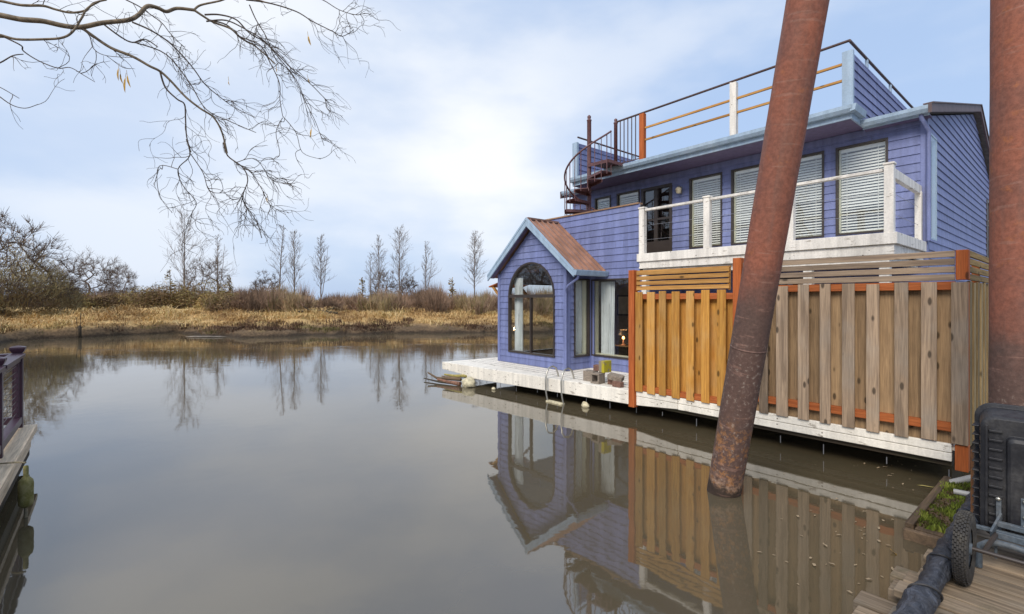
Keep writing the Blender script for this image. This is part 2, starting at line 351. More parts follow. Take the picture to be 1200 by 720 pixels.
# ------------------------------------------------------------------ mesh builder
class MB:
    def __init__(s): s.v = []; s.f = []; s.t = []; s.sm = []; s.cuts = []
    def mark(s):
        s.cuts.append((len(s.v), len(s.f)))
    def face(s, pts, tone=.5, smooth=False):
        i = len(s.v); s.v.extend(tuple(q) for q in pts); s.f.append(tuple(range(i, i + len(pts)))); s.t.append(tone); s.sm.append(smooth)
    def add(s, vs, fs, tone=.5, smooth=False):
        i = len(s.v); s.v.extend(tuple(q) for q in vs)
        for f in fs: s.f.append(tuple(i + k for k in f)); s.t.append(tone); s.sm.append(smooth)
    def box(s, x0, x1, y0, y1, z0, z1, tone=.5):
        if x0 > x1: x0, x1 = x1, x0
        if y0 > y1: y0, y1 = y1, y0
        if z0 > z1: z0, z1 = z1, z0
        s.add([(x0, y0, z0), (x1, y0, z0), (x1, y1, z0), (x0, y1, z0), (x0, y0, z1), (x1, y0, z1), (x1, y1, z1), (x0, y1, z1)],
              [(0, 3, 2, 1), (4, 5, 6, 7), (0, 1, 5, 4), (1, 2, 6, 5), (2, 3, 7, 6), (3, 0, 4, 7)], tone)
    def prism(s, poly, axis, c0, c1, tone=.5):
        """poly: 2-D points; axis 'x','y','z' is the extrusion axis (remaining axes in xyz order)"""
        def P(q, c): return {'x': (c, q[0], q[1]), 'y': (q[0], c, q[1]), 'z': (q[0], q[1], c)}[axis]
        n = len(poly); vs = [P(q, c0) for q in poly] + [P(q, c1) for q in poly]
        s.add(vs, [tuple(range(n))[::-1], tuple(range(n, 2 * n))] + [(i, (i + 1) % n, n + (i + 1) % n, n + i) for i in range(n)], tone)
    def beam(s, p, q, w, h, tone=.5, up=(0, 0, 1)):
        p, q = Vector(p), Vector(q); d = (q - p).normalized(); u = Vector(up)
        if abs(d.dot(u)) > .98: u = Vector((0, 1, 0))
        r = d.cross(u).normalized(); u = r.cross(d)
        vs = [e + r * (w / 2 * i) + u * (h / 2 * j) for e in (p, q) for i, j in ((-1, -1), (1, -1), (1, 1), (-1, 1))]
        s.add(vs, [(0, 3, 2, 1), (4, 5, 6, 7), (0, 1, 5, 4), (1, 2, 6, 5), (2, 3, 7, 6), (3, 0, 4, 7)], tone)
    def tube(s, pts, rad, sides=6, tone=.5, caps=True):
        P = np.asarray(pts, float); n = len(P)
        if np.isscalar(rad): rad = [rad] * n
        T = np.empty_like(P); T[1:-1] = P[2:] - P[:-2]; T[0] = P[1] - P[0]; T[-1] = P[-1] - P[-2]
        T /= np.linalg.norm(T, axis=1)[:, None] + 1e-12
        a = np.array([0, 0, 1.]) if abs(T[0, 2]) < .9 else np.array([1., 0, 0])
        r = np.cross(T[0], a); r /= np.linalg.norm(r)
        vs = []; ang = np.arange(sides) * 2 * math.pi / sides
        for i in range(n):
            r = r - T[i] * r.dot(T[i]); r /= np.linalg.norm(r) + 1e-12
            b = np.cross(T[i], r)
            for q in ang: vs.append(P[i] + rad[i] * (math.cos(q) * r + math.sin(q) * b))
        fs = [(i * sides + k, i * sides + (k + 1) % sides, (i + 1) * sides + (k + 1) % sides, (i + 1) * sides + k) for i in range(n - 1) for k in range(sides)]
        s.add(vs, fs, tone, True)
        if caps and sides > 3:
            s.face(vs[:sides][::-1], tone); s.face(vs[-sides:], tone)
    def lathe(s, prof, c=(0, 0, 0), axis='z', seg=24, tone=.5):
        """prof: (radius, height) pairs"""
        vs = []; fs = []
        for r, h in prof:
            for k in range(seg):
                q = 2 * math.pi * k / seg; x, y = r * math.cos(q), r * math.sin(q)
                vs.append({'z': (c[0] + x, c[1] + y, c[2] + h), 'x': (c[0] + h, c[1] + x, c[2] + y), 'y': (c[0] + x, c[1] + h, c[2] + y)}[axis])
        for i in range(len(prof) - 1):
            for k in range(seg): fs.append((i * seg + k, i * seg + (k + 1) % seg, (i + 1) * seg + (k + 1) % seg, (i + 1) * seg + k))
        s.add(vs, fs, tone, True)
    def build(s, name, mat, parent=None, off=(0, 0, 0), bevel=0., link=True):
        if s.cuts:      # separate pieces become separate objects of the same kind
            c = [(0, 0)] + [q for q in s.cuts if 0 < q[1] < len(s.f)] + [(len(s.v), len(s.f))]; s.cuts = []; out = []
            for (v0, f0), (v1, f1) in zip(c[:-1], c[1:]):
                m_ = MB(); m_.v = s.v[v0:v1]; m_.f = [tuple(k - v0 for k in f) for f in s.f[f0:f1]]; m_.t = s.t[f0:f1]; m_.sm = s.sm[f0:f1]; out.append(m_.build(name, mat, parent, off, bevel))
            return out[0]
        me = bpy.data.meshes.new(name)
        o3 = off
        me.from_pydata([(x - o3[0], y - o3[1], z - o3[2]) for x, y, z in s.v], [], s.f)
        at = me.attributes.new('tone', 'FLOAT', 'FACE'); at.data.foreach_set('value', s.t)
        me.polygons.foreach_set('use_smooth', s.sm)
        me.materials.append(mat if not isinstance(mat, str) else M[mat]); me.update()
        ob = bpy.data.objects.new(name, me); COL.objects.link(ob)
        if parent is not None: ob.parent = parent
        if bevel:
            b = ob.modifiers.new('bevel', 'BEVEL'); b.width = bevel; b.segments = 2; b.limit_method = 'ANGLE'; b.angle_limit = R(40)
        return ob

def tag(o, label=None, cat=None, group=None, kind=None):
    if label: o['label'] = label
    if cat: o['category'] = cat
    if group: o['group'] = group
    if kind: o['kind'] = kind
    return o
def thing(name, label, cat, loc=(0, 0, 0), rz=0., group=None):
    o = bpy.data.objects.new(name, None); COL.objects.link(o); o.empty_display_size = .2
    o.location = loc; o.rotation_euler = (0, 0, rz)
    return tag(o, label, cat, group)
def hthing(name, label, cat, a, b, z, group=None):
    """a thing standing in the houseboat's own axes (x along its front, y back from the water)"""
    x, y = W(a, b); o = thing(name, label, cat, (x, y, z), TH, group); return o, (a, b, z)
def dup(src, loc=None, label=None, rz=None, scale=None):
    def rec(o, par):
        c = o.copy(); COL.objects.link(c)
        if par is not None: c.parent = par
        for ch in [q for q in bpy.data.objects if q.parent == o and q is not c]: rec(ch, c)
        return c
    c = rec(src, None)
    if loc is not None: c.location = loc
    if label: c['label'] = label
    if rz is not None: c.rotation_euler = (0, 0, rz)
    if scale is not None: c.scale = scale
    return c
rnd = random.Random(7)

# ------------------------------------------------------------------ water and land
mb = MB(); mb.face([(-1500, -1500, 0), (1500, -1500, 0), (1500, 1500, 0), (-1500, 1500, 0)])
tag(mb.build('water', 'water'), 'still grey brown river water mirroring the houseboat', kind='structure')

SH = [(-60, 24), (-25, 23.7), (-23, 26.2), (-20.6, 29.4), (-19, 28.6), (-17, 26.6), (-14.4, 26.4), (-10, 28.0), (-5, 29.2), (-.8, 30.0), (6, 31), (20, 33), (60, 36), (200, 40)]
shx = [p[0] for p in SH]; shy = [p[1] for p in SH]
def wob(x, y): return .35 * np.sin(x * 1.3 + .7) + .25 * np.sin(x * 2.9 + y * .7) + .15 * np.sin(x * 6.1 + 1.) + .2 * np.sin(y * 1.7)
def land_d(x, y):
    """metres inland of the waterline (negative over water)"""
    x = np.asarray(x, float); y = np.asarray(y, float)
    d1 = y - np.interp(x, shx, shy)
    b = (x - O.x) * N.x + (y - O.y) * N.y
    return np.maximum(d1, -11.2 - b) + wob(x, y) * 1.0 + .35 * np.sin(x * .45 + 1.1)
def height(x, y):
    d = land_d(x, y)
    h = np.interp(d, [-6, -1.2, 0, .35, .8, 1.8, 3, 8, 16, 60], [-1.6, -.5, 0.0, .22, .34, .46, .66, .95, 1.25, 1.3]) + .16 * np.clip((-17.5 - x) / 3, 0, 1) * np.interp(d, [0, .3, .7, 4], [0, .9, 1.3, .3])
    h = h + np.where(d > .6, .10 * np.sin(x * .9 + 1.3 * np.sin(y * .5)) * np.cos(y * .8 + .4) + .06 * np.sin(x * 2.3 + y * 1.7), 0) * np.clip(d, 0, 3) / 3
    return h
def grid_axis(lo, hi, core0, core1, step):
    c = list(np.arange(core0, core1, step)); a = []; s_ = step; v = core0
    while v > lo: s_ *= 1.35; v -= s_; a.append(max(v, lo))
    b = []; s_ = step; v = c[-1]
    while v < hi: s_ *= 1.35; v += s_; b.append(min(v, hi))
    return np.array(a[::-1] + c + b)
gx = grid_axis(-1500, 1500, -36, 40, .35); gy = grid_axis(-1500, 1500, -4, 52, .35)
GX, GY = np.meshgrid(gx, gy); GZ = height(GX, GY)
nx, ny = len(gx), len(gy)
me = bpy.data.meshes.new('ground')
idx = np.arange(nx * ny).reshape(ny, nx)
fs = np.stack([idx[:-1, :-1], idx[:-1, 1:], idx[1:, 1:], idx[1:, :-1]], -1).reshape(-1, 4)
me.from_pydata(np.stack([GX, GY, GZ], -1).reshape(-1, 3).tolist(), [], fs.tolist())
me.polygons.foreach_set('use_smooth', [True] * len(me.polygons)); me.materials.append(M['bank'])
gr_ob = bpy.data.objects.new('ground', me); COL.objects.link(gr_ob); tag(gr_ob, 'straw covered river bank with a dark muddy edge', kind='structure')
# pale mud spit at the water's edge
mb = MB()
for (x0, y0, L, w) in ((-16.6, 26.25, 2.2, .20),):
    ring = [(x0 + L * .5 * math.cos(q) * (1 + .15 * math.sin(3 * q + x0)), y0 + w * math.sin(q) * (1 + .25 * math.sin(5 * q)), 0.03) for q in np.linspace(0, 2 * math.pi, 36, endpoint=False)]
    top = [(x0 + (x - x0) * .7, y0 + (y - y0) * .6, .06) for x, y, z in ring]; n = 36
    mb.add(ring + top, [(i, (i + 1) % n, n + (i + 1) % n, n + i) for i in range(n)] + [tuple(range(n, 2 * n))], .5, True)
tag(mb.build('mud_bank', 'mud'), 'low pale wet mud spit at the far waterline', kind='structure')

# ------------------------------------------------------------------ grass and thicket
rg = np.random.default_rng(11)
def blades(mb, x, y, z, n, h, spread, lean, wid, tone, tv=.15, droop=.35):
    """n bent blades round (x,y)"""
    az = rg.uniform(0, 2 * math.pi, n); r0 = spread * np.sqrt(rg.uniform(0, 1, n)) ; pa = rg.uniform(0, 2 * math.pi, n)
    bx = x + r0 * np.cos(pa); by = y + r0 * np.sin(pa); hh = h * rg.uniform(.55, 1.1, n); ln = lean * rg.uniform(.3, 1.2, n) * hh
    dx, dy = np.cos(az), np.sin(az); wx, wy = -dy * wid / 2, dx * wid / 2
    i0 = len(mb.v)
    tt = np.clip(tone + rg.uniform(-tv, tv, n), 0, 1)
    for k in range(n):
        m1 = (bx[k] + dx[k] * ln[k] * .4, by[k] + dy[k] * ln[k] * .4, z + hh[k] * .62)
        tp = (bx[k] + dx[k] * ln[k], by[k] + dy[k] * ln[k], z + hh[k] * (1 - droop * rg.uniform(0, 1)))
        mb.v += [(bx[k] - wx[k], by[k] - wy[k], z - .05), (bx[k] + wx[k], by[k] + wy[k], z - .05), (m1[0] + wx[k] * .8, m1[1] + wy[k] * .8, m1[2]), (m1[0] - wx[k] * .8, m1[1] - wy[k] * .8, m1[2]), tp]
        i = i0 + 5 * k; mb.f += [(i, i + 1, i + 2, i + 3), (i + 3, i + 2, i + 4)]; mb.t += [tt[k], tt[k]]; mb.sm += [False, False]
def inview(x, y): return y > 4 and -1.12 < x / y < 1.15
mb = MB(); wmb = MB()
cnt = 0
while cnt < 5200:
    x = rg.uniform(-34, 24); d = rg.uniform(.3, 13); y = float(np.interp(x, shx, shy)) + d
    if not inview(x, y): continue
    dd = float(land_d(x, y))
    if dd < (.45 if x < -18 else 1.5): continue
    cnt += 1; z = float(height(x, y))
    strip = -16.5 < x < -6.5 and dd < 3.0
    if strip:
        blades(wmb, x, y, z, 14, .30, .3, .6, .028, rg.uniform(.1, .75)); continue
    tone = np.clip(.55 + .3 * math.sin(x * .8 + y * .6) + rg.uniform(-.25, .25), 0, 1)
    if rg.uniform() < .10: tone = .9
    lump = max(0., math.sin(1.9 * x + 2 * math.sin(y * 1.3)) * math.sin(y * 1.7 + x * .6)); tone = float(np.clip(tone - .25 + .5 * lump, 0, 1))
    hgt = (.6 + 1.1 * lump) * rg.uniform(.18, .46) * (1.15 if dd > 4 else .8)
    blades(mb, x, y, z, 15, hgt, .38, 1.9, .03, tone, droop=.85)
for k in range(2600):
    x = rg.uniform(-34, 24); d = rg.uniform(.15, 1.9); y = float(np.interp(x, shx, shy)) + d
    if not inview(x, y): continue
    dd = float(land_d(x, y))
    if not .22 < dd < 1.9 or (x < -18 and dd > .8): continue
    if math.sin(x * 1.1 + 2 * math.sin(y)) + math.sin(x * .37) * .8 < rg.uniform(-1.4, .6): continue
    blades(wmb, x, y, float(height(x, y)), 10, rg.uniform(.08, .2), .30, 1.2, .03, float(np.clip(.35 + .6 * math.sin(x * .7 + y) + rg.uniform(-.2, .3), 0, 1)), droop=.6)
tag(mb.build('grass', 'straw'), 'golden dead grass tussocks along the far bank', 'grass', kind='stuff')
tag(wmb.build('weeds', 'weed'), 'dark red brown dead weeds in a strip along the waterline', 'weeds', kind='stuff')

def shrub_blades(mb, x, y, z, h, w, n, tone, wid=.035):
    """a rounded brush of thin bare stems, each forking once"""
    for k in range(n):
        a = rg.uniform(0, 2 * math.pi); e = rg.uniform(0, 1); L = h * rg.uniform(.55, 1.05) * (1 - .35 * e * e); out = w * .5 * e
        p0 = np.array([x + math.cos(a) * out * .45 + rg.normal(0, .1), y + math.sin(a) * out * .45 + rg.normal(0, .1), z])
        p1 = p0 + np.array([math.cos(a) * out * .3, math.sin(a) * out * .3, L * .6]); p2 = p1 + np.array([math.cos(a) * out * .4 + rg.normal(0, .15), math.sin(a) * out * .4 + rg.normal(0, .15), L * .42])
        sd_ = np.array([-math.sin(a + 1.), math.cos(a + 1.), 0]) * wid * .5
        tn = float(np.clip(tone + rg.uniform(-.18, .18), 0, 1))
        i = len(mb.v); mb.v += [tuple(p0 - sd_), tuple(p0 + sd_), tuple(p1 + sd_ * .8), tuple(p1 - sd_ * .8), tuple(p2)]
        mb.f += [(i, i + 1, i + 2, i + 3), (i + 3, i + 2, i + 4)]; mb.t += [tn, tn]; mb.sm += [False, False]
        for j in range(3):
            q0 = p0 + (p1 - p0) * rg.uniform(.4, 1.); q1 = q0 + np.array([rg.normal(0, .28), rg.normal(0, .28), L * rg.uniform(.15, .38)])
            s2 = np.array([rg.normal(0, 1), rg.normal(0, 1), 0]); s2 = s2 / (np.linalg.norm(s2) + 1e-6) * wid * .35
            i = len(mb.v); mb.v += [tuple(q0 - s2), tuple(q0 + s2), tuple(q1)]; mb.f.append((i, i + 1, i + 2)); mb.t.append(tn); mb.sm.append(False)
mb = MB(); n_s = 0
while n_s < 420:
    Yd = rg.uniform(36, 54); px = rg.uniform(-40, 700); x = (px - 600) / FPX * Yd
    if px < 250 and Yd < 40 + (250 - px) * .02: continue
    z = float(height(x, Yd)); top = 338 + 5 * math.sin(px * .035) + rg.uniform(-6, 10)
    if px < 170: top += 8
    top -= 5 * max(0, math.sin(px * .11 + Yd)) ; hh = max(1.0, (352 - top) * Yd / FPX + 2 - z) * rg.uniform(.75, 1.05)
    shrub_blades(mb, x, Yd, z, hh, rg.uniform(1.6, 3.0), 85, float(np.clip(.45 + .3 * math.sin(px * .06) + rg.uniform(-.25, .25), 0, 1)), .04)
    n_s += 1
for k in range(170):
    Yd = rg.uniform(37, 56); px = rg.uniform(700, 1350); x = (px - 600) / FPX * Yd
    if float(land_d(x, Yd)) > 3: shrub_blades(mb, x, Yd, float(height(x, Yd)), rg.uniform(1.6, 2.6), rg.uniform(1.8, 3.0), 60, rg.uniform(.1, .85), .045)
# the same scrub goes on along the near-left shore and further back
for k in range(150):
    a = rg.uniform(-34, -3); b = rg.uniform(-19, -13.0); x, y = W(a, b)
    if inview(x, y) and y < 22: continue
    shrub_blades(mb, x, y, float(height(x, y)), rg.uniform(1.6, 3.2), rg.uniform(1.6, 2.8), 60, rg.uniform(.1, .8), .045)
tag(mb.build('thicket', 'thicket'), 'mass of bare brown scrub behind the golden grass', 'thicket', kind='stuff')

# ------------------------------------------------------------------ bare trees
def rot_about(v, ax, ang):
    ax = ax / (np.linalg.norm(ax) + 1e-9); c, s_ = math.cos(ang), math.sin(ang)
    return v * c + np.cross(ax, v) * s_ + ax * ax.dot(v) * (1 - c)
def perp(v, r):
    q = r.normal(size=3); q -= v * q.dot(v); return q / (np.linalg.norm(q) + 1e-9)
def branch_path(p, d, L, n, r, wob_, up):
    pts = [p.copy()]
    for i in range(n):
        d = d + r.normal(size=3) * wob_ + np.array([0, 0, up]); d /= np.linalg.norm(d)
        p = p + d * L / n; pts.append(p.copy())
    return pts, d
def poplar(name, label, x, y, H, seed, spread=.2, dens=64, mat='poplar', lean=0.):
    r = np.random.default_rng(seed); z = float(height(x, y)) - .1
    t = thing(name, label, 'tree', (x, y, z), 0, 'bare slender poplars beyond the thicket')
    tr = MB(); cr = MB(); n = 14
    pts = [np.array([lean * H * (i / n) ** 1.5 + r.normal(0, .03) * i / n, r.normal(0, .03) * i / n, H * i / n]) for i in range(n + 1)]
    R0 = H * .0085; tr.tube(pts, [R0 * (1 - i / n) ** .9 + .010 for i in range(n + 1)], 6)
    tr.build('trunk', 'bark', t)
    az = r.uniform(0, 6); a0_, a1_ = r.uniform(22, 34), r.uniform(44, 66); ex = r.uniform(.45, .95); skew = r.uniform(0, 6.3); sk = r.uniform(0, .35); bot = r.uniform(.10, .26)
    if name and seed % 3 == 2:      # a second stem from low down
        p2_ = [pts[2] + np.array([.10 * H * (i / 9) ** .7 + r.normal(0, .03), r.normal(0, .04), (H * .72) * i / 9]) for i in range(10)]; cr.tube(p2_, [R0 * .6 * (1 - i / 10) + .009 for i in range(10)], 5)
    for k in range(dens):
        f = bot + (.985 - bot) * (k / dens) ** .85; az += 2.4 + r.normal(0, .3)
        i = min(int(f * n), n - 1); p = pts[i] + (pts[i + 1] - pts[i]) * (f * n - i)
        L = H * spread * 1.55 * (1.05 - f) ** ex * r.uniform(.45, 1.3) * (1 + sk * math.cos(az - skew)) * (.55 + .45 * min(1, f / .35)); tl = R(r.uniform(a0_, a1_))
        d = np.array([math.sin(tl) * math.cos(az), math.sin(tl) * math.sin(az), math.cos(tl)])
        bp, _ = branch_path(p, d, L, 4, r, .08, .06)
        b0 = .011 + .014 * (1 - f); cr.tube(bp, [b0, b0 * .8, b0 * .6, b0 * .45, .007], 3, r.uniform(.3, .7))
        for j in range(11):
            q = r.uniform(.2, 1); ii = min(int(q * 4), 3); pp = bp[ii] + (bp[ii + 1] - bp[ii]) * (q * 4 - ii)
            dd = rot_about((bp[ii + 1] - bp[ii]) / np.linalg.norm(bp[ii + 1] - bp[ii]), perp(d, r), R(r.uniform(20, 50)))
            sp, _ = branch_path(pp, dd, L * r.uniform(.2, .45), 2, r, .12, .12)
            cr.tube(sp, [.010, .008, .006], 3, r.uniform(.3, .7))
    cr.build('crown', mat, t)
    return t
def oak(name, label, x, y, H, Wd, seed, mat='oak', levels=5, kids=(5, 4, 4, 4, 3), tw=1., cat='tree', group=None, trunkf=.2, flat=1.):
    r = np.random.default_rng(seed); z = float(height(x, y)) - .1
    t = thing(name, label, cat, (x, y, z), r.uniform(0, 6), group)
    tr = MB(); cr = MB(); base = np.array([0, 0, 0.]); top = np.array([r.normal(0, .1), r.normal(0, .1), H * trunkf])
    R0 = H * .024
    tr.tube([base, base + (top - base) * .3, top], [R0 * 1.35, R0, R0 * .85], 8); tr.build('trunk', 'bark', t)
    # limbs reach for points spread through a dome; thickness follows what each limb carries
    nt_ = int(420 * max(1., (Wd / 5.5) ** 1.3) * tw); tg = []
    while len(tg) < nt_:
        q = r.normal(size=3); q /= np.linalg.norm(q); q *= r.uniform(.25, 1) ** .45
        p = np.array([q[0] * Wd / 2, q[1] * Wd / 2, H * .30 + q[2] * H * (.70 if q[2] > 0 else .22)])
        p *= 1 + .07 * math.sin(3 * math.atan2(q[1], q[0]) + seed) + .05 * math.sin(7 * q[0] + 5 * q[1] + seed)
        if p[2] > H * .1: tg.append(p)
    tg.sort(key=lambda p: np.linalg.norm(p - top) + r.normal(0, .05) * H)
    P_ = [top]; par = [-1]; brs = []
    for g_ in tg:
        A_ = np.array(P_); v = g_ - A_; dist = np.linalg.norm(v, axis=1)
        back = np.linalg.norm(A_ - top, axis=1); cost = dist + .18 * np.maximum(0, back - np.linalg.norm(g_ - top) * .7) + .10 * back
        k = int(np.argmin(cost)); p0 = A_[k]; L = dist[k]
        if L < H * .02: continue
        n = max(2, int(L / (H * .07))); c_ = perp(g_ - p0, r) * L * r.uniform(.03, .12) + np.array([0, 0, L * r.uniform(-.02, .10)]); prev = k; ids = [k]
        for i in range(1, n + 1):
            f = i / n; P_.append(p0 + (g_ - p0) * f + c_ * math.sin(math.pi * f) + r.normal(0, .012, 3) * H * .3); par.append(prev); prev = len(P_) - 1; ids.append(prev)
        brs.append(ids)
    load = np.zeros(len(P_))
    for i in range(len(P_) - 1, 0, -1): load[i] += 1; load[par[i]] += load[i]
    rad = np.minimum(.0085 * load ** .46 * (H / 8) ** .5, R0 * .8)
    for ids in brs:
        cr.tube([P_[i] for i in ids], [max(rad[ids[1]], .0125)] + [max(rad[i], .0125) for i in ids[1:]], 5 if rad[ids[1]] > .05 else 3, r.uniform(.3, .7), False)
        e = P_[ids[-1]]; d_ = e - P_[ids[-2]]; d_ /= np.linalg.norm(d_) + 1e-9
        for q in range(9):
            st_ = P_[ids[r.integers(max(1, len(ids) - 3), len(ids))]]; out = (st_ - np.array([0, 0, H * .3])); out /= np.linalg.norm(out) + 1e-9
            dd = rot_about(d_ * .5 + out * .5, perp(d_, r), R(r.uniform(10, 55))); dd /= np.linalg.norm(dd) + 1e-9
            sp, _ = branch_path(st_, dd, H * r.uniform(.04, .11), 2, r, .15, .03); cr.tube(sp, [.011, .009, .007], 3, r.uniform(.2, .8), False)
    cr.build('crown', mat, t)
    return t
def at(px, Yd): return ((px - 600) / FPX * Yd, Yd)
def Hfor(ytop, Yd, x): return (352 - ytop) / FPX * Yd + 2 - float(height(x, Yd))
pops = [(216, 250, 52, .27, 56, 'tall bare poplar with wide open limbs rising behind the left round oak'),
        (255, 274, 60, .22, 50, 'thin faint poplar at the right edge of the small round oak'),
        (327, 262, 50, .15, 44, 'slim leaning bare poplar, first of the trio left of centre'),
        (345, 270, 50, .20, 60, 'bushy bare poplar in the middle of the trio left of centre'),
        (376, 275, 52, .19, 58, 'upright twin stemmed bare poplar, right one of the trio left of centre'),
        (444, 274, 54, .20, 66, 'bare poplar standing in front of the low round scrub oak'),
        (468, 267, 54, .21, 66, 'tallest bare poplar of the pair at mid bank, right of the scrub oak'),
        (499, 281, 54, .19, 50, 'lone sparse poplar between the mid bank pair and the house'),
        (556, 272, 52, .17, 74, 'dense narrow bare poplar nearest the blue gabled wing'),
        (434, 296, 62, .15, 30, 'short thin sapling poplar left of the scrub oak at mid bank')]
for k, (px, yt, Yd, sp, dn, lb) in enumerate(pops):
    x, y = at(px, Yd); poplar('poplar_tree', lb, x, y, Hfor(yt, Yd, x), 40 + k, sp, dn, lean=.05 if k == 2 else 0)
oaks = [(101, 294, 66, 9.6, 'broad dome shaped bare oak on the left skyline'), (140, 306, 66, 4.4, 'smaller bare oak joined to the right side of the broad oak'),
        (239, 301, 60, 6.0, 'small round bare oak under the tall open poplar'), (311, 318, 52, 3.2, 'low dark twiggy tree left of the poplar trio'),
        (450, 316, 58, 3.9, 'low round scrub oak behind the mid bank pair of poplars'), (478, 322, 58, 2.6, 'small dark twiggy tree right under the tallest mid bank poplar')]
for k, (px, yt, Yd, wd_, lb) in enumerate(oaks):
    x, y = at(px, Yd); oak('oak_tree', lb, x, y, Hfor(yt, Yd, x), wd_, 70 + k, 'oak')
# small evergreens and snags poking out of the scrub
def snag(lb, px, yt, Yd, seed, cat='tree'):
    x, y = at(px, Yd); H = Hfor(yt, Yd, x); r = np.random.default_rng(seed); z = float(height(x, y))
    t = thing('small_fir_tree', lb, cat, (x, y, z), 0, 'small dark trees poking out of the scrub'); tr = MB(); tr.tube([(0, 0, 0), (.05, 0, H * .5), (0, 0, H)], [.07, .05, .015], 5); tr.build('trunk', 'bark', t)
    cr = MB()
    lob = [(r.uniform(.3, 1), r.uniform(0, 6.3), r.uniform(.05, .17)) for _ in range(14)]
    for k in range(230):
        f, az, L = lob[r.integers(14)]; f = f + r.normal(0, .05); az += r.normal(0, .5); L = H * L * r.uniform(.2, 1.5) * (1.15 - f * .6)
        p = np.array([0, 0, H * f]); q = p + np.array([math.cos(az) * L, math.sin(az) * L, r.uniform(-.1, .25)]); s_ = perp(q - p, r) * .05
        cr.face([p, q + s_, q - s_], r.uniform(0, .9))
    cr.build('crown', 'bramble', t)
snag('small dark leafy tree left of the small round oak', 199, 318, 50, 1); snag('small dark fir between the small round oak and the low twiggy tree', 269, 322, 50, 2)
snag('thin dark sapling rising from scrub left of mid bank', 424, 328, 48, 3); snag('tiny dark sapling between the lone poplar and the house', 530, 330, 48, 4)

def leaf_mound(name, label, cat, x, y, w, d, h, n, mat, seed, t0=.1, t1=.9, size=.07, group=None):
    """mound of stems and many small leaf faces"""
    r = np.random.default_rng(seed); z = float(height(x, y)); t = thing(name, label, cat, (x, y, z), 0, group); mb = MB()
    lob = [(r.uniform(-.4, .4) * w, r.uniform(-.35, .35) * d, r.uniform(.5, 1.) * h, r.uniform(.22, .42) * w) for _ in range(12)]
    k = 0
    while k < n:
        lx, ly, lh, lr = lob[r.integers(len(lob))]
        a = r.uniform(0, 6.283); q = math.sqrt(r.uniform(0, 1)); px_, py_ = lx + math.cos(a) * q * lr, ly + math.sin(a) * q * lr * d / w
        tp = lh * math.sqrt(max(0, 1 - q * q * .9)); pz = tp * (1 - .75 * r.uniform(0, 1) ** 2)
        c = np.array([px_, py_, pz]); u = perp(np.array([0, 0, 1.]), r) * size * r.uniform(.5, 1.3); v = r.normal(size=3); v = v / np.linalg.norm(v) * size * r.uniform(.4, .9)
        mb.face([c - u, c + v, c + u, c - v], float(np.clip(t0 + (t1 - t0) * (.5 + .5 * math.sin(lx * 3 + ly * 5)) + r.uniform(-.2, .2), 0, 1))); k += 1
    for k in range(int(n * .06)):
        a = r.uniform(0, 6.283); q = r.uniform(0, .45); p = np.array([math.cos(a) * q * w, math.sin(a) * q * d, h * .3]); e = p + np.array([r.normal(0, .25), r.normal(0, .25), h * r.uniform(.3, .75)])
        s_ = perp(np.array([0, 0, 1.]), r) * .02; mb.face([p - s_, p + s_, e], r.uniform(0, .5))
    mb.build('foliage', mat, t); return t
for k, (px, Yd, w, d, h, lb) in enumerate([(128, 37, 3.0, 2.2, 1.5, 'brown green bramble mound right of the big bushy tree'), (175, 39, 4.4, 3, 2.0, 'ochre bramble mound below the tall open poplar, left half'),
                                           (216, 40, 5.2, 3, 2.5, 'highest olive bramble mound below the small round oak'), (262, 38, 4.0, 3, 1.7, 'brown bramble mound right of the highest olive mound'), (100, 41, 3.0, 2, 1.2, 'low green mound under the broad oak')]):
    x, y = at(px, Yd); leaf_mound('bramble_bush', lb, 'bush', x, y, w, d, h, 5200, 'bramble', 90 + k, group='bramble mounds on the left bank')
# big bushy tree on the left bank
Yd = 31; x, y = at(2, Yd)
bt = oak('bushy_tree', 'big tangled half green tree at the far left of the bank', x, y, Hfor(250, Yd, x), 8.2, 123, 'oak', 5, (6, 4, 4, 4, 3), trunkf=.12)
r = np.random.default_rng(5); mb = MB(); Hh = Hfor(262, Yd, x)
for k in range(17000):
    a = r.uniform(0, 6.283); q = math.sqrt(r.uniform(0, 1)); rad = 3.9 * q; f = r.uniform(0, 1) ** .8
    ztop = Hh * (1 - .75 * q ** 1.8) * (.8 + .2 * math.sin(a * 3 + 1)); c = np.array([math.cos(a) * rad, math.sin(a) * rad, .3 + ztop * f * .92])
    if r.uniform() < .35 and c[2] > Hh * .5: continue
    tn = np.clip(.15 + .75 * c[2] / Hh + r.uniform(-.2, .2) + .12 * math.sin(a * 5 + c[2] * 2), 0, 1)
    if r.uniform() < .75:
        dd = np.array([math.cos(a) * .3 + r.normal(0, .3), math.sin(a) * .3 + r.normal(0, .3), r.uniform(.2, 1)]); s_ = perp(dd / np.linalg.norm(dd), r) * .016
        mb.face([c - s_, c + s_, c + dd * r.uniform(.3, .8)], tn)
    else:
        u = r.normal(size=3); u = u / np.linalg.norm(u) * .06; v = r.normal(size=3); v = v / np.linalg.norm(v) * .045; mb.face([c - u, c + v, c + u, c - v], tn)
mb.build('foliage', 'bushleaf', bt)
# more trees out of the frame on the near-left shore (seen mirrored in the windows)
for k, (a, b) in enumerate([(-24, -16), (-18, -17), (-13, -15), (-29, -18)]):
    x, y = W(a, b); oak('oak_tree', ['bare oak on the near left shore among scrub', 'bare oak on the near left shore behind the others', 'bare oak on the near left shore closest to the dock', 'bare oak on the near left shore furthest upstream'][k], x, y, rnd.uniform(6, 9), 6.5, 170 + k, 'oak', 5)
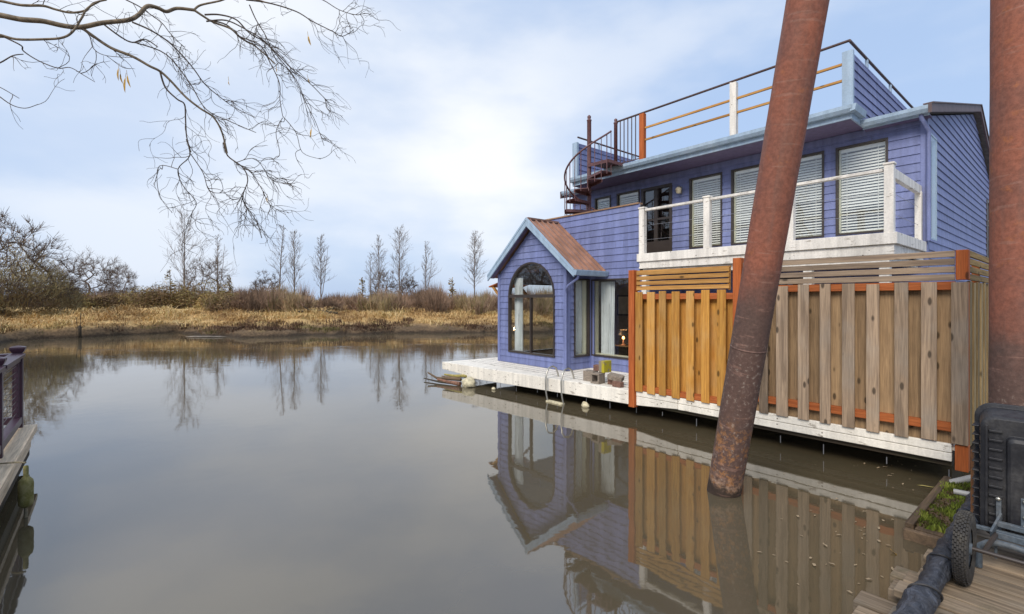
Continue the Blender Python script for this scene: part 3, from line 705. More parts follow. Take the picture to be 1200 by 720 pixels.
# fallen log and stake on the far bank
t = thing('fallen_log', 'dark fallen log lying in the golden grass', 'log', (*at(372, 34.5), 1.05))
mb = MB(); mb.tube([(-1.5, .2, .12), (-.6, 0, .22), (.4, -.1, .13), (1.5, -.2, .02)], [.07, .12, .13, .08], 7); mb.tube([(-.5, 0, .2), (-.9, -.2, .5)], [.05, .02], 5); mb.tube([(.3, -.1, .15), (.9, .1, .35), (1.2, .2, .36)], [.05, .04, .02], 5)
mb.build('trunk', M['darkwood'], t)
x, y = at(93.5, 25.6); tag((lambda m_: ([m_.lathe([(0, .0), (.085, 0), (.07, .4), (.085, .62), (.04, .72), (0, .72)], (0, 0, 0), seg=10), m_.tube([(.02, 0, .6), (.05, 0, 1.0), (.02, .02, 1.35)], .016, 5), m_.tube([(-.2, .05, .2), (-.19, .05, .7), (-.23, .05, 1.15)], .014, 5)], m_.build('mooring_stump', 'darkwood'))[1])(MB()), 'dark broken stump standing at the far waterline', 'stump').location = (x, y, -.05)

# ------------------------------------------------------------------ float deck under the house
dk, of = hthing('float_deck', 'worn white painted float deck carrying the blue house', 'deck', 0, 0, 0)
FL = [(-5.42, -.42), (0, 0), (4.16, 0)]
mb = MB(); back = 12.6
mb.prism([(-5.42, -.42), (0, 0), (4.16, 0), (4.16, back), (-5.25, back), (-5.30, 1.2)], 'z', .395, .445); mb.build('deck_top', 'deckwhite', dk, of, .006)
mb = MB()
def fascia(p, q, z0a, z0b, z1, th, tone=.5):
    p = Vector(p); q = Vector(q); d = (q - p).normalized(); n = Vector((d.y, -d.x)) * th
    v = [(p.x, p.y, z0a), (q.x, q.y, z0b), (q.x, q.y, z1), (p.x, p.y, z1)]; w = [(x_ + n.x, y_ + n.y, z_) for x_, y_, z_ in v]
    mb.add(v + w, [(0, 1, 2, 3), (7, 6, 5, 4), (0, 4, 5, 1), (1, 5, 6, 2), (2, 6, 7, 3), (3, 7, 4, 0)], tone)
fascia((-5.40, -.42), (-4.62, -.36), .27, .23, .45, .05, .6); fascia((-4.61, -.36), (-.02, 0), .165, .21, .45, .05, .45)
fascia((-5.30, 1.2), (-5.42, -.42), .25, .27, .44, .04, .5)
mb.build('upper_fascia', 'deckwhite', dk, of, .008)
mb = MB()
for (p, q, t_) in (((.125, 0), (.9, 0), .4), ((.905, 0), (4.13, 0), .6)): fascia(p, q, .375, .375, .468, .045, t_)
for (p, q, t_) in (((.125, 0), (.9, 0), .3), ((.905, 0), (4.13, 0), .55)): fascia(p, q, .215 + .06 * (p[0] > .5), .28, .370, .04, t_)
mb.build('lower_fascia', 'deckwhite', dk, of, .008)
mb = MB()
mb.prism([(-4.5, -.30), (0, .03), (4.12, .03), (4.12, .16), (0, .16), (-4.5, -.16)], 'z', .215, .394, .5)
for k in range(13):
    a = -4.3 + k * .7; bb = .5; mb.box(a, a + .12, bb + .45, 12, .02, .13, rnd.random())
mb.prism([(-4.3, 1.0), (4.0, .9), (4.0, 12), (-4.3, 12)], 'z', -.5, .39, .1)
mb.build('float_beams', 'darkwood', dk, of)
mb = MB()
for k in range(15):
    mb.mark(); a = -3.9 + k * .57 + rnd.uniform(-.1, .1); L = rnd.uniform(.05, .13); mb.tube([(a, .05 if a > 0 else a * .075 + .03, .17), (a, .05 if a > 0 else a * .075 + .03, .16 - L)], .006, 5)
mb.build('bolt_rod', 'cable', dk, of)
mb = MB()   # plank seams on the walking surface
for k in range(1, 8):
    b_ = k * .19; mb.box(-5.15, .0, b_ - .004, b_ + .004, .4455, .4475, .5)
mb.build('plank_seams', 'darkwood', dk, of)

# ------------------------------------------------------------------ house
ho, ho_of = hthing('floating_house', 'two storey periwinkle blue floating house with gabled wing and roof deck', 'house', 0, 0, .45)
H3 = ho_of
def hb(mb_, name, mat, parent=ho, bevel=0.): return mb_.build(name, mat, parent, H3 if True else (0, 0, 0), bevel)

def siding(mb_, frame, fn, z0, z1, breaks=(), course=.15, lap=.016, seed=0):
    """lapped boards on a wall; frame(u, d, z)->xyz; fn(z)->[(lo,hi)]"""
    r = random.Random(seed); zc = z0
    while zc < z1 - 1e-6:
        ze = min(zc + course, z1); cuts = sorted({zc, ze, *[q for q in breaks if zc < q < ze]})
        tn = r.uniform(.2, .8); jn = [r.uniform(-6, 13) for _ in range(6)]
        for za, zb in zip(cuts[:-1], cuts[1:]):
            im = fn((za + zb) / 2); ia = fn(za + 1e-5); ib = fn(zb - 1e-5)
            da = lap * (1 - (za - zc) / course); db = lap * (1 - (zb - zc) / course)
            for k, (lo, hi) in enumerate(im):
                la, ha = ia[k] if len(ia) == len(im) else (lo, hi); lb_, hb_ = ib[k] if len(ib) == len(im) else (lo, hi)
                js = sorted(q for q in jn if max(la, lb_) + .25 < q < min(ha, hb_) - .25); e0 = [(la, lb_)] + [(q + .0025, q + .0025) for q in js]; e1 = [(q - .0025, q - .0025) for q in js] + [(ha, hb_)]
                for m_, ((xa, xb), (ya, yb)) in enumerate(zip(e0, e1)): mb_.face([frame(xa, da, za), frame(ya, da, za), frame(yb, db, zb), frame(xb, db, zb)], min(1, max(0, tn + .25 * math.sin(m_ * 5.1 + zc * 7))))
                if za == zc: mb_.face([frame(la, 0, za), frame(ha, 0, za), frame(ha, da, za), frame(la, da, za)], tn)
        zc = ze
def backing(mb_, frame, fn, z0, z1, breaks=(), d=-.03):
    cuts = sorted({z0, z1, *[q for q in breaks if z0 < q < z1]})
    for za, zb in zip(cuts[:-1], cuts[1:]):
        im = fn((za + zb) / 2); ia = fn(za + 1e-5); ib = fn(zb - 1e-5)
        for k, (lo, hi) in enumerate(im):
            la, ha = ia[k] if len(ia) == len(im) else (lo, hi); lb_, hb_ = ib[k] if len(ib) == len(im) else (lo, hi)
            mb_.face([frame(la, d, za), frame(ha, d, za), frame(hb_, d, zb), frame(lb_, d, zb)], .5)
def cutter(lo, hi, holes):
    """wall span lo(z)..hi(z) minus holes [(zb, zt, ulo(z), uhi(z))]"""
    def fn(z):
        segs = [(lo(z), hi(z))]
        for zb, zt, ul, uh in holes:
            if zb < z < zt:
                L, Hh_ = ul(z), uh(z); out = []
                for s0, s1 in segs:
                    if Hh_ <= s0 or L >= s1: out.append((s0, s1)); continue
                    if L > s0: out.append((s0, L))
                    if Hh_ < s1: out.append((Hh_, s1))
                segs = out
        return segs
    return fn
K = lambda c: (lambda z: c)
def rect(l, h_, zb, zt): return (zb, zt, K(l), K(h_))
def wall(name, frame, lo, hi, holes, z0, z1, extra=(), seed=0, course=.15, mat='siding', inner='int_light'):
    br = [q for h_ in holes for q in (h_[0], h_[1])] + list(extra); fn = cutter(lo, hi, holes); m1 = MB(); siding(m1, frame, fn, z0, z1, br, course, seed=seed); w_ = hb(m1, name, mat)
    m2 = MB(); backing(m2, frame, fn, z0, z1, br); hb(m2, 'inner_lining', inner, w_); w_children.append(w_); return w_
w_children = []
front = lambda b: (lambda u, d, z: (u, b - d, z))
right = lambda a: (lambda u, d, z: (a + d, u, z))
left = lambda a: (lambda u, d, z: (a - d, u, z))

# -- annex (gabled wing)
AC, AL, AR, AB = -3.38, -4.70, -2.31, .80
AP, SLP = 3.90, .853           # apex height, roof pitch
archc, archr, archz = -3.47, .815, 2.09
def arch_lo(z): return archc - (archr if z <= archz else math.sqrt(max(1e-6, archr ** 2 - (z - archz) ** 2)))
def arch_hi(z): return 2 * archc - arch_lo(z)
gab_lo = lambda z: max(AL, AC - (AP - .16 - z) / SLP); gab_hi = lambda z: min(AR, AC + (AP - .16 - z) / SLP)
arcz = [archz + archr * math.sin(q) for q in np.linspace(0, math.pi / 2, 22)]
wl = (AC - AL) * SLP; wr = (AR - AC) * SLP
wall('annex_front_wall', front(AB), gab_lo, gab_hi, [(.71, archz + archr - 1e-4, arch_lo, arch_hi)], .45, AP - .17, arcz + [AP - .16 - wl, AP - .16 - wr], 1)
wall('annex_bay_wall', right(AR), K(AB), K(1.62), [rect(1.03, 1.545, .725, 2.485)], .45, 2.95, (), 2)
wall('annex_left_wall', left(AL), K(AB), K(4.6), [rect(1.1, 4.3, .6, 2.45)], .45, 2.75, (), 3)
mb = MB(); tr_ = .07
mb.box(AL - .02, AL + tr_, AB - .022, AB - .002, .45, 2.66); mb.box(AL - .022, AL - .004, AB - .02, AB + .08, .45, 2.66)
mb.mark(); mb.box(AR - .07, AR + .022, AB - .024, AB - .002, .45, 2.70); mb.box(AR + .003, AR + .024, AB - .02, AB + .09, .45, 2.62)
mb.mark(); mb.box(AR + .003, AR + .022, 1.56, 1.615, .45, 2.6); mb.box(AR + .025, AR + .10, 1.595, 1.618, .45, 2.6)
hb(mb, 'corner_board', 'siding')
# annex roof: two slabs, seams, rake boards, gutter
rf = MB()
EL, ER = -4.88, -1.88
def roof_z(a): return AP - abs(a - AC) * SLP
for e in (EL, ER):
    bb = .60; be = 4.4 if e == EL else 1.605
    v = [(AC, bb, AP), (e, bb, roof_z(e)), (e, be, roof_z(e)), (AC, be, AP)]
    lo_ = [(x_, y_, z_ - .05) for x_, y_, z_ in v]
    rf.add(v + lo_, [(0, 1, 2, 3), (7, 6, 5, 4), (0, 4, 5, 1), (1, 5, 6, 2), (2, 6, 7, 3), (3, 7, 4, 0)], .5)
    k = 0
    while bb + .04 + k * .19 < be:
        b_ = bb + .04 + k * .19 + .0; s_ = 1 if e > AC else -1
        rf.beam((AC, b_, AP + .012), (e, b_, roof_z(e) + .02), .028, .05, .95, (0, 0, 1)); k += 1
rf.box(AC - .05, AC + .05, .59, 1.6, AP - .01, AP + .035, .4)
aroof = hb(rf, 'annex_roof', 'roof')
mb = MB()
for e in (EL, ER):
    n_ = Vector((0, 0, 1)); v = [(AC, .565, AP + .03), (e, .565, roof_z(e) + .03), (e, .565, roof_z(e) - .13), (AC, .565, AP - .17)]
    w_ = [(x_, .598, z_) for x_, y_, z_ in v]; mb.add(v + w_, [(3, 2, 1, 0), (4, 5, 6, 7), (0, 1, 5, 4), (1, 2, 6, 5), (2, 3, 7, 6), (3, 0, 4, 7)], .5)
    v = [(AC, .555, AP + .032), (e, .555, roof_z(e) + .032), (e, .555, roof_z(e) - .02), (AC, .555, AP - .03)]
    w_ = [(x_, .564, z_) for x_, y_, z_ in v]; mb.add(v + w_, [(3, 2, 1, 0), (4, 5, 6, 7), (0, 1, 5, 4), (1, 2, 6, 5), (2, 3, 7, 6), (3, 0, 4, 7)], .6)
hb(mb, 'rake_board', 'trim', aroof)
mb = MB()
for e in (EL, ER):
    v = [(AC, .60, AP - .06), (e, .60, roof_z(e) - .06), (e, .79, roof_z(e) - .06), (AC, .79, AP - .06)]; mb.face(v)
mb.face([(ER, .60, roof_z(ER) - .06), (ER, 1.60, roof_z(ER) - .06), (AR, 1.60, roof_z(AR) - .06), (AR, .60, roof_z(AR) - .06)])
hb(mb, 'annex_soffit', 'soffit', aroof)
mb = MB(); gz = roof_z(ER)
mb.prism([(ER + .0, gz - .10), (ER + .07, gz - .09), (ER + .10, gz + .0), (ER + .10, gz + .02), (ER + .085, gz + .02), (ER + .07, gz - .06), (ER + .01, gz - .07)], 'y', .56, 1.60)
mb.prism([(ER, gz - .10), (ER + .07, gz - .09), (ER + .10, gz + .02), (ER, gz + .02)], 'y', .555, .562)
hb(mb, 'gutter', 'trim', aroof)
mb = MB(); xx, yy = AR + .035, AB - .055
mb.tube([(ER + .04, .66, gz - .09), (ER + .03, .66, gz - .16), (xx + .10, .72, gz - .30), (xx, yy, gz - .37), (xx, yy, gz - .5), (xx, yy, .47)], .028, 8)
hb(mb, 'downspout', 'siding', ho)
# awning on the annex's left side
mb = MB(); mb.prism([(-4.72, 2.49), (-5.24, 2.37), (-5.24, 2.34), (-4.72, 2.455)], 'y', .88, 2.0, .5); aw = hb(mb, 'awning', 'orange')
mb = MB(); mb.beam((-5.12, .93, 2.36), (-4.73, .93, 2.02), .05, .06); mb.mark(); mb.beam((-5.12, 1.9, 2.36), (-4.73, 1.9, 2.02), .05, .06); hb(mb, 'bracket', 'cedarx', aw)

# -- lower storey
PB = 1.62
wall('lower_front_wall', front(PB), K(AR + .004), K(-.98), [rect(-2.285, -1.215, .73, 2.475)], .45, 4.02, (2.95,), 4)
wall('parapet_wall', front(PB), lambda z: max(-4.05, AC - .02) if z < roof_z(AR) else -4.05, K(AR), [], 2.70, 4.02, (), 4)
wall('porch_side_wall', right(-.98), K(PB), K(3.5), [], .45, 2.62, (), 6)
wall('porch_back_wall', front(3.5), K(-.98), K(3.32), [rect(.4, 1.6, .47, 2.45)], .45, 2.72, (), 7)
wall('parapet_left_wall', left(-4.05), K(PB), K(3.5), [], 2.62, 4.02, (), 8)
mb = MB(); mb.box(-4.09, -1.0, PB - .03, PB + .13, 4.02, 4.05, .5); mb.box(-4.09, -3.95, PB + .13, 3.46, 4.02, 4.05); hb(mb, 'parapet_cap', wood('cap_wood', (.36, .22, .13), (.22, .13, .08), 'x', .2))
mb = MB(); mb.box(-4.66, -.95, PB + .05, 3.48, 2.90, 2.955); mb.mark(); mb.box(-4.66, 3.3, 3.52, 11.4, 2.60, 2.955); hb(mb, 'lower_roof', 'shingle')
mb = MB(); mb.box(-4.66, -4.62, 3.52, 11.4, .45, 5.0); mb.box(-4.62, 3.2, 11.3, 11.4, .45, 5.0); hb(mb, 'rear_wall', 'siding')

# -- upper storey
UB = 3.5
wins = [('slider', -3.79, -3.235, 4.05, 4.83), ('slider', -3.03, -2.31, 4.05, 4.83), ('door', -2.26, -1.385, 2.96, 4.82), ('tall', -.935, -.15, 3.2, 4.83), ('tall', .052, .86, 3.2, 4.83), ('tall', 1.03, 1.832, 3.2, 4.83), ('tall', 2.024, 2.812, 3.2, 4.83)]
wall('upper_front_wall', front(UB), K(-4.62), K(3.32), [rect(l, h_, zb, zt) for _, l, h_, zb, zt in wins], 2.955, 5.055, (), 9)
RIDGE_B, RIDGE_Z, EAVE_B, EAVE_Z, REAR_B = 8.46, 6.42, 3.28, 5.12, 11.6
def rz(b): return EAVE_Z + (b - EAVE_B) * (RIDGE_Z - EAVE_Z) / (RIDGE_B - EAVE_B) if b < RIDGE_B else RIDGE_Z - (b - RIDGE_B) * .43
def side_lo(z):
    t_ = z + .12
    return UB if t_ <= rz(UB) else EAVE_B + (t_ - EAVE_Z) / (RIDGE_Z - EAVE_Z) * (RIDGE_B - EAVE_B)
def side_hi(z):
    t_ = z + .12
    return 11.4 if t_ <= rz(11.4) else RIDGE_B + (RIDGE_Z - t_) / .43
wall('right_side_wall', right(3.32), side_lo, side_hi, [rect(3.74, 4.30, 3.04, 4.84), rect(10.5, 11.1, 2.97, 4.6)], .45, RIDGE_Z - .125, (rz(UB) - .12, rz(11.4) - .12), 10)
mb = MB(); mb.box(3.25, 3.342, UB - .024, UB - .002, .45, 5.0); mb.box(3.325, 3.344, UB - .02, UB + .08, .45, 5.0); hb(mb, 'corner_board', 'siding')
mb = MB(); mb.tube([(3.30, EAVE_B - .03, 5.02), (3.30, EAVE_B - .03, 4.97), (3.36, UB - .06, 4.80), (3.36, UB - .06, 4.68), (3.36, UB - .06, 2.98)], .032, 8); hb(mb, 'downspout', 'siding')
# frieze under the soffit
mb = MB(); mb.box(-4.62, 3.30, UB - .035, UB - .017, 4.93, 5.05); hb(mb, 'frieze', 'siding')
# interior surfaces
mb = MB(); mb.box(-4.6, 3.28, 6.6, 6.65, 2.96, 5.0); mb.box(-4.6, 3.28, 3.54, 6.6, 5.0, 5.04); hb(mb, 'upper_room', 'dark_int')
mb = MB(); mb.box(-4.66, 3.2, 4.6, 4.66, .45, 2.6); mb.box(-1.02, -.99 + .0, 1.66, 4.6, .45, 2.6); mb.box(-4.66, -2.345, .84, 4.6, .452, .47); mb.box(-2.344, -1.0, 1.66, 4.6, .452, .47); mb.box(-4.66, -2.33, 1.0, 1.6, 2.80, 2.84); hb(mb, 'lower_room', 'dark_int')

# -- windows
def window(frame_fn, l, h_, zb, zt, kind):
    """frame, glass, liner and blind for one opening; frame_fn(u, d, z)"""
    def bx(m_, u0, u1, d0, d1, z0, z1, t_=.5):
        p = frame_fn(u0, d0, z0); q = frame_fn(u1, d1, z1); m_.box(p[0], q[0], p[1], q[1], p[2], q[2], t_)
    fw = .035 if kind != 'door' else .07
    m_ = MB(); bx(m_, l, h_, -.05, .03, zb, zb + fw); bx(m_, l, h_, -.05, .03, zt - fw, zt); bx(m_, l, l + fw, -.05, .03, zb + fw, zt - fw); bx(m_, h_ - fw, h_, -.05, .03, zb + fw, zt - fw)
    if kind == 'door':
        bx(m_, l + .07, h_ - .07, -.035, .0, zb + .07, zb + .5); bx(m_, l + .36, l + .46, -.035, .002, zb + .5, zt - .07); bx(m_, l + .07, h_ - .07, -.035, .0, zb + 1.02, zb + 1.07)
    if kind == 'side':
        m_ = MB(); fw = .03; bx(m_, l, h_, -.05, .012, zb, zb + fw); bx(m_, l, h_, -.05, .012, zt - fw, zt); bx(m_, l, l + fw, -.05, .012, zb + fw, zt - fw); bx(m_, h_ - fw, h_, -.05, .012, zb + fw, zt - fw)
    f_ = hb(m_, 'door' if kind == 'door' else 'window', 'trim' if kind == 'side' else 'bronze')
    gd = .006 if kind == 'side' else -.02
    m_ = MB(); m_.face([frame_fn(l + fw * .6, gd, zb + fw * .6), frame_fn(h_ - fw * .6, gd, zb + fw * .6), frame_fn(h_ - fw * .6, gd, zt - fw * .6), frame_fn(l + fw * .6, gd, zt - fw * .6)]); hb(m_, 'pane', 'glass', f_)
    if kind in ('tall', 'big', 'bay', 'slider'):
        m_ = MB(); lw = .025; bx(m_, l + fw, l + fw + lw, -.16, -.05, zb + fw, zt - fw); bx(m_, h_ - fw - lw, h_ - fw, -.16, -.05, zb + fw, zt - fw); bx(m_, l + fw, h_ - fw, -.16, -.05, zb + fw * .5, zb + fw + .02); hb(m_, 'liner', 'cream', f_)
    if kind in ('tall', 'slider', 'side'):
        m_ = MB(); z = zt - fw - .06; bx(m_, l + fw + .03, h_ - fw - .03, -.11, -.06, z, zt - fw)
        op = rnd.uniform(.30, .75)
        while z > zb + fw + .05:
            z -= .052 + rnd.uniform(-.0015, .0015); a_ = .0225 * (1 if (z - zb) / (zt - zb) > op * .6 else .62 + .2 * op); p0 = frame_fn(l + fw + .03, -.065, z - a_); p1 = frame_fn(h_ - fw - .03, -.065, z - a_); p2 = frame_fn(h_ - fw - .03, -.09, z + a_ * .8); p3 = frame_fn(l + fw + .03, -.09, z + a_ * .8)
            m_.face([p0, p1, p2, p3], rnd.uniform(.4, .6))
        for q in (.2, .8):
            u_ = l + (h_ - l) * q; bx(m_, u_ - .004, u_ + .004, -.062, -.058, zb + fw + .03, zt - fw)
        hb(m_, 'blind', 'blind', f_)
    if kind == 'door':
        m_ = MB(); m_.tube([frame_fn(l + .12, .05, zb + .95), frame_fn(l + .12, .05, zb + 1.10)], .012, 8); m_.tube([frame_fn(l + .12, .0, zb + .96), frame_fn(l + .12, .05, zb + .96)], .008, 6); m_.tube([frame_fn(l + .12, .0, zb + 1.09), frame_fn(l + .12, .05, zb + 1.09)], .008, 6); hb(m_, 'handle', 'bolt', f_)
    return f_
for kind, l, h_, zb, zt in wins: window(front(UB), l, h_, zb, zt, kind)
window(front(PB), -2.285, -1.215, .73, 2.475, 'big')
window(right(AR), 1.03, 1.545, .725, 2.485, 'bay')
window(left(AL), 1.1, 4.3, .6, 2.45, 'plain')
window(right(3.32), 3.74, 4.30, 3.04, 4.84, 'side')
window(right(3.32), 10.5, 11.1, 2.97, 4.6, 'door')
window(front(3.5), .4, 1.6, .47, 2.45, 'door')
# arched window
m_ = MB(); fr_ = front(AB)
def abx(u0, u1, d0, d1, z0, z1):
    p = fr_(u0, d0, z0); q = fr_(u1, d1, z1); m_.box(p[0], q[0], p[1], q[1], p[2], q[2])
aL, aR = archc - archr, archc + archr
abx(aL, aR, -.05, .035, .71, .755); abx(aL, aL + .04, -.05, .035, .755, archz); abx(aR - .04, aR, -.05, .035, .755, archz); abx(aL + .04, aR - .04, -.045, .03, archz - .03, archz + .045); abx(archc - .02, archc + .02, -.045, .028, .755, archz - .03)
arc = [(math.cos(q), math.sin(q)) for q in np.linspace(0, math.pi, 33)]
for i in range(32):
    (c0, s0), (c1, s1) = arc[i], arc[i + 1]; ro, ri = archr, archr - .042
    q4 = [(archc + ro * c0, archz + ro * s0), (archc + ro * c1, archz + ro * s1), (archc + ri * c1, archz + ri * s1), (archc + ri * c0, archz + ri * s0)]
    m_.prism(q4, 'y', AB - .035, AB + .05)
aw_ = hb(m_, 'arched_window', 'bronze')
m_ = MB(); m_.face([(archc + (archr - .02) * c, AB + .02, archz + (archr - .02) * s_) for c, s_ in arc]); m_.face([(aL + .02, AB + .021, .74), (aR - .02, AB + .021, .74), (aR - .02, AB + .021, archz - .001), (aL + .02, AB + .021, archz - .001)]); hb(m_, 'pane', 'glass', aw_)

# -- roofs
mb = MB(); DL, DR, DB = -3.84, 2.47, 2.66
mb.box(DL, DR, DB + .03, 8.4, 5.075, 5.20); rd = hb(mb, 'roof_deck', 'shingle')
mb = MB(); mb.box(DL, DR, DB + .03, UB - .02, 5.058, 5.072); hb(mb, 'deck_soffit', 'soffit', rd)
mb = MB(); mb.box(DL, DR, DB, DB + .028, 5.055, 5.215); mb.box(DR - .0, DR + .028, DB, EAVE_B - .02, 5.055, 5.215); mb.box(DL - .028, DL, DB, EAVE_B - .02, 5.055, 5.215); hb(mb, 'deck_fascia', 'trim', rd, .004)
mb = MB()
gp = [(DB - .002, 5.14), (DB - .075, 5.145), (DB - .11, 5.20), (DB - .115, 5.262), (DB - .09, 5.262), (DB - .085, 5.225), (DB - .06, 5.17), (DB - .002, 5.165)]
mb.prism(gp, 'x', DL - .04, DR + .05); mb.prism([(DB - .002, 5.14), (DB - .075, 5.145), (DB - .11, 5.20), (DB - .115, 5.262), (DB - .002, 5.262)], 'x', DR + .051, DR + .056)
mb.prism([(DR + .03, 5.15), (DR + .10, 5.16), (DR + .12, 5.262), (DR + .03, 5.262)], 'y', DB - .10, EAVE_B - .13)
hb(mb, 'deck_gutter', 'trim', rd)
mb = MB()
for a0, a1 in ((-4.76, DL - .03), (DR + .03, 3.42)):
    prof = [(EAVE_B - .02, EAVE_Z), (RIDGE_B, RIDGE_Z), (REAR_B, rz(REAR_B)), (REAR_B, rz(REAR_B) - .09), (RIDGE_B, RIDGE_Z - .09), (EAVE_B - .02, EAVE_Z - .09)]; mb.prism(prof, 'x', a0, a1)
prof = [(8.40, RIDGE_Z - .02), (RIDGE_B, RIDGE_Z), (REAR_B, rz(REAR_B)), (REAR_B, rz(REAR_B) - .09), (RIDGE_B, RIDGE_Z - .09), (8.40, 5.1)]; mb.prism(prof, 'x', DL - .03, DR + .03)
mr_ = hb(mb, 'main_roof', 'shingle')
mb = MB()
for a0, a1 in ((-4.76, DL - .03), (DR + .03, 3.40)):
    mb.mark(); e = EAVE_B - .025; mb.prism([(e, 5.02), (e - .07, 5.025), (e - .105, 5.08), (e - .11, 5.135), (e - .085, 5.135), (e - .06, 5.05), (e, 5.045)], 'x', a0, a1); mb.box(a0, a1, e, e + .02, 4.995, 5.10)
    mb.prism([(e, 5.02), (e - .07, 5.025), (e - .105, 5.08), (e - .11, 5.135), (e, 5.135)], 'x', a1 + .001, a1 + .006)
hb(mb, 'main_gutter', 'trim', mr_)
mb = MB(); mb.box(DR + .03, 3.40, EAVE_B, UB - .02, 5.0, 5.02); mb.mark(); mb.box(-4.7, DL - .03, EAVE_B, UB - .02, 5.0, 5.02); hb(mb, 'eave_soffit', 'soffit', mr_)
mb = MB()
top = [(EAVE_B - .14, EAVE_Z + .02), (RIDGE_B, RIDGE_Z + .05), (REAR_B + .05, rz(REAR_B) + .03)]
for (p, q) in zip(top[:-1], top[1:]): mb.prism([p, q, (q[0], q[1] - .14), (p[0], p[1] - .14)], 'x', 3.405, 3.45); mb.prism([(p[0], p[1] + .001), (q[0], q[1] + .001), (q[0], q[1] + .022), (p[0], p[1] + .022)], 'x', 3.34, 3.47)
mb.mark()
for (p, q) in zip(top[:-1], top[1:]): mb.prism([p, q, (q[0], q[1] - .20), (p[0], p[1] - .20)], 'x', -4.80, -4.762)
hb(mb, 'rake_trim', 'roofdark', mr_)
# wedge walls either side of the roof deck
for a_, nm in ((DR - .05, 1), (DL + .02, 2)):
    m1 = MB(); WT = 6.19; bend = EAVE_B + (WT - EAVE_Z) / (RIDGE_Z - EAVE_Z) * (RIDGE_B - EAVE_B)
    lo_ = K(DB + .10); hi_ = lambda z: EAVE_B + max(0, (z - EAVE_Z)) / (RIDGE_Z - EAVE_Z) * (RIDGE_B - EAVE_B) + .5
    hi2 = lambda z: bend + .3
    siding(m1, right(a_ + .04), lambda z: [(DB + .10, bend + .3)], 5.21, WT, (), .15, seed=20 + nm); siding(m1, left(a_ - .04), lambda z: [(DB + .10, bend + .3)], 5.21, WT, (), .15, seed=30 + nm)
    m1.box(a_ - .05, a_ + .05, DB + .1, bend + .3, WT, WT + .03); ww = hb(m1, 'deck_side_wall', 'siding')
    m1 = MB(); m1.box(a_ - .07, a_ + .09, DB + .02, DB + .098, 5.225, WT + .035); hb(m1, 'end_board', 'trim', ww, .004)
# rooftop railing
rr_ = MB(); RB, RT = DB + .06, 6.40
rr_.tube([(-2.46, RB, RT), (DR - .02, RB, RT)], .024, 8); rr_.tube([(DR - .02, RB, RT), (DR - .02, 7.6, RT)], .024, 8); rr_.tube([(DL + .02, RB + .1, RT), (DL + .02, 7.6, RT)], .024, 8)
for z in (5.75, 6.03):
    rr_.box(-1.62, .415, RB - .02, RB + .02, z - .018, z + .018) if False else None
rail = hb(rr_, 'roof_railing', 'rail_br')
mb = MB()
for z in (5.75, 6.03): mb.mark(); mb.box(-1.615, .43, RB - .018, RB + .018, z - .02, z + .02, rnd.random()); mb.mark(); mb.box(.545, DR - .125, RB - .018, RB + .018, z - .02, z + .02, rnd.random())
hb(mb, 'middle_rail', 'cedarx', rail)
mb = MB(); mb.box(-1.75, -1.62, RB - .05, RB + .05, 5.205, 6.375); hb(mb, 'orange_post', 'orangez', rail, .006)
mb = MB(); mb.box(.435, .54, RB - .05, RB + .05, 5.205, 6.36); mb.box(.395, .434, RB - .02, RB + .02, 5.205, 6.385); hb(mb, 'white_post', 'white', rail, .006)
mb = MB()
for a_ in (DR - .02, DL + .02):
    for b_ in (3.7, 5.3): mb.mark(); mb.box(a_ - .02, a_ + .02, b_ - .03, b_ + .03, 6.225, RT - .02)
hb(mb, 'rail_stub', 'trim', rail)
mb = MB(); mb.box(-2.44, -1.76, RB - .008, RB + .008, 5.34, 5.36)
for k in range(6): a_ = -2.33 + k * .112; mb.box(a_ - .009, a_ + .009, RB - .009, RB + .009, 5.36, RT - .02)
hb(mb, 'gate_bars', 'rail_br', rail)

# -- balcony
mb = MB(); mb.box(-.97, 3.28, PB + .06, UB - .03, 2.86, 2.945)
bal = hb(mb, 'balcony', 'white')
mb = MB(); mb.box(-1.03, 3.33, PB - .045, PB + .0, 2.80, 2.965, .6); mb.box(3.285, 3.33, PB + .0, UB - .03, 2.80, 2.965, .5)
mb.box(-1.0, 3.29, PB - .01, PB + .035, 2.655, 2.80, .4); mb.box(3.245, 3.29, PB + .036, UB - .03, 2.655, 2.80, .4); hb(mb, 'balcony_fascia', 'white', bal, .006)
mb = MB(); mb.box(-.95, 3.22, PB + .06, PB + .16, 2.54, 2.654, .5); mb.box(3.1, 3.22, PB + .17, UB - .03, 2.54, 2.654, .5); hb(mb, 'beam', 'white', bal, .005)
mb = MB(); mb.box(-.9, 3.2, PB + .17, UB - .03, 2.62, 2.68, .5); hb(mb, 'balcony_underside', 'soffit', bal)
for a_ in (-.99, .98, 2.10, 3.10):
    mb = MB(); mb.box(a_, a_ + .125, PB + .05, PB + .175, .45, 2.54); hb(mb, 'support_post', 'white', bal, .006)
for (a0, a1) in ((-.985, -.86), (.44, .56), (1.87, 1.985), (3.175, 3.29)):
    mb = MB(); mb.box(a0, a1, PB - .035, PB + .07, 2.966, 3.90 if a1 < 3 else 3.93); mb.box(a0 - .012, a1 + .012, PB - .047, PB + .082, 3.90 if a1 < 3 else 3.93, 3.935 if a1 < 3 else 3.96); hb(mb, 'railing_post', 'white', bal, .006)
mb = MB(); mb.box(3.19, 3.28, UB - .125, UB - .03, 2.966, 3.80); hb(mb, 'railing_post', 'white', bal, .006)
mb = MB()
for (a0, a1) in ((-.845, .425), (.575, 1.855), (2.0, 3.16)): mb.mark(); mb.box(a0, a1, PB - .025, PB + .055, 3.845, 3.89, rnd.random())
mb.mark(); mb.box(3.2, 3.27, PB + .085, UB - .03, 3.76, 3.90, .4); hb(mb, 'top_rail', 'white', bal, .006)
mb = MB()
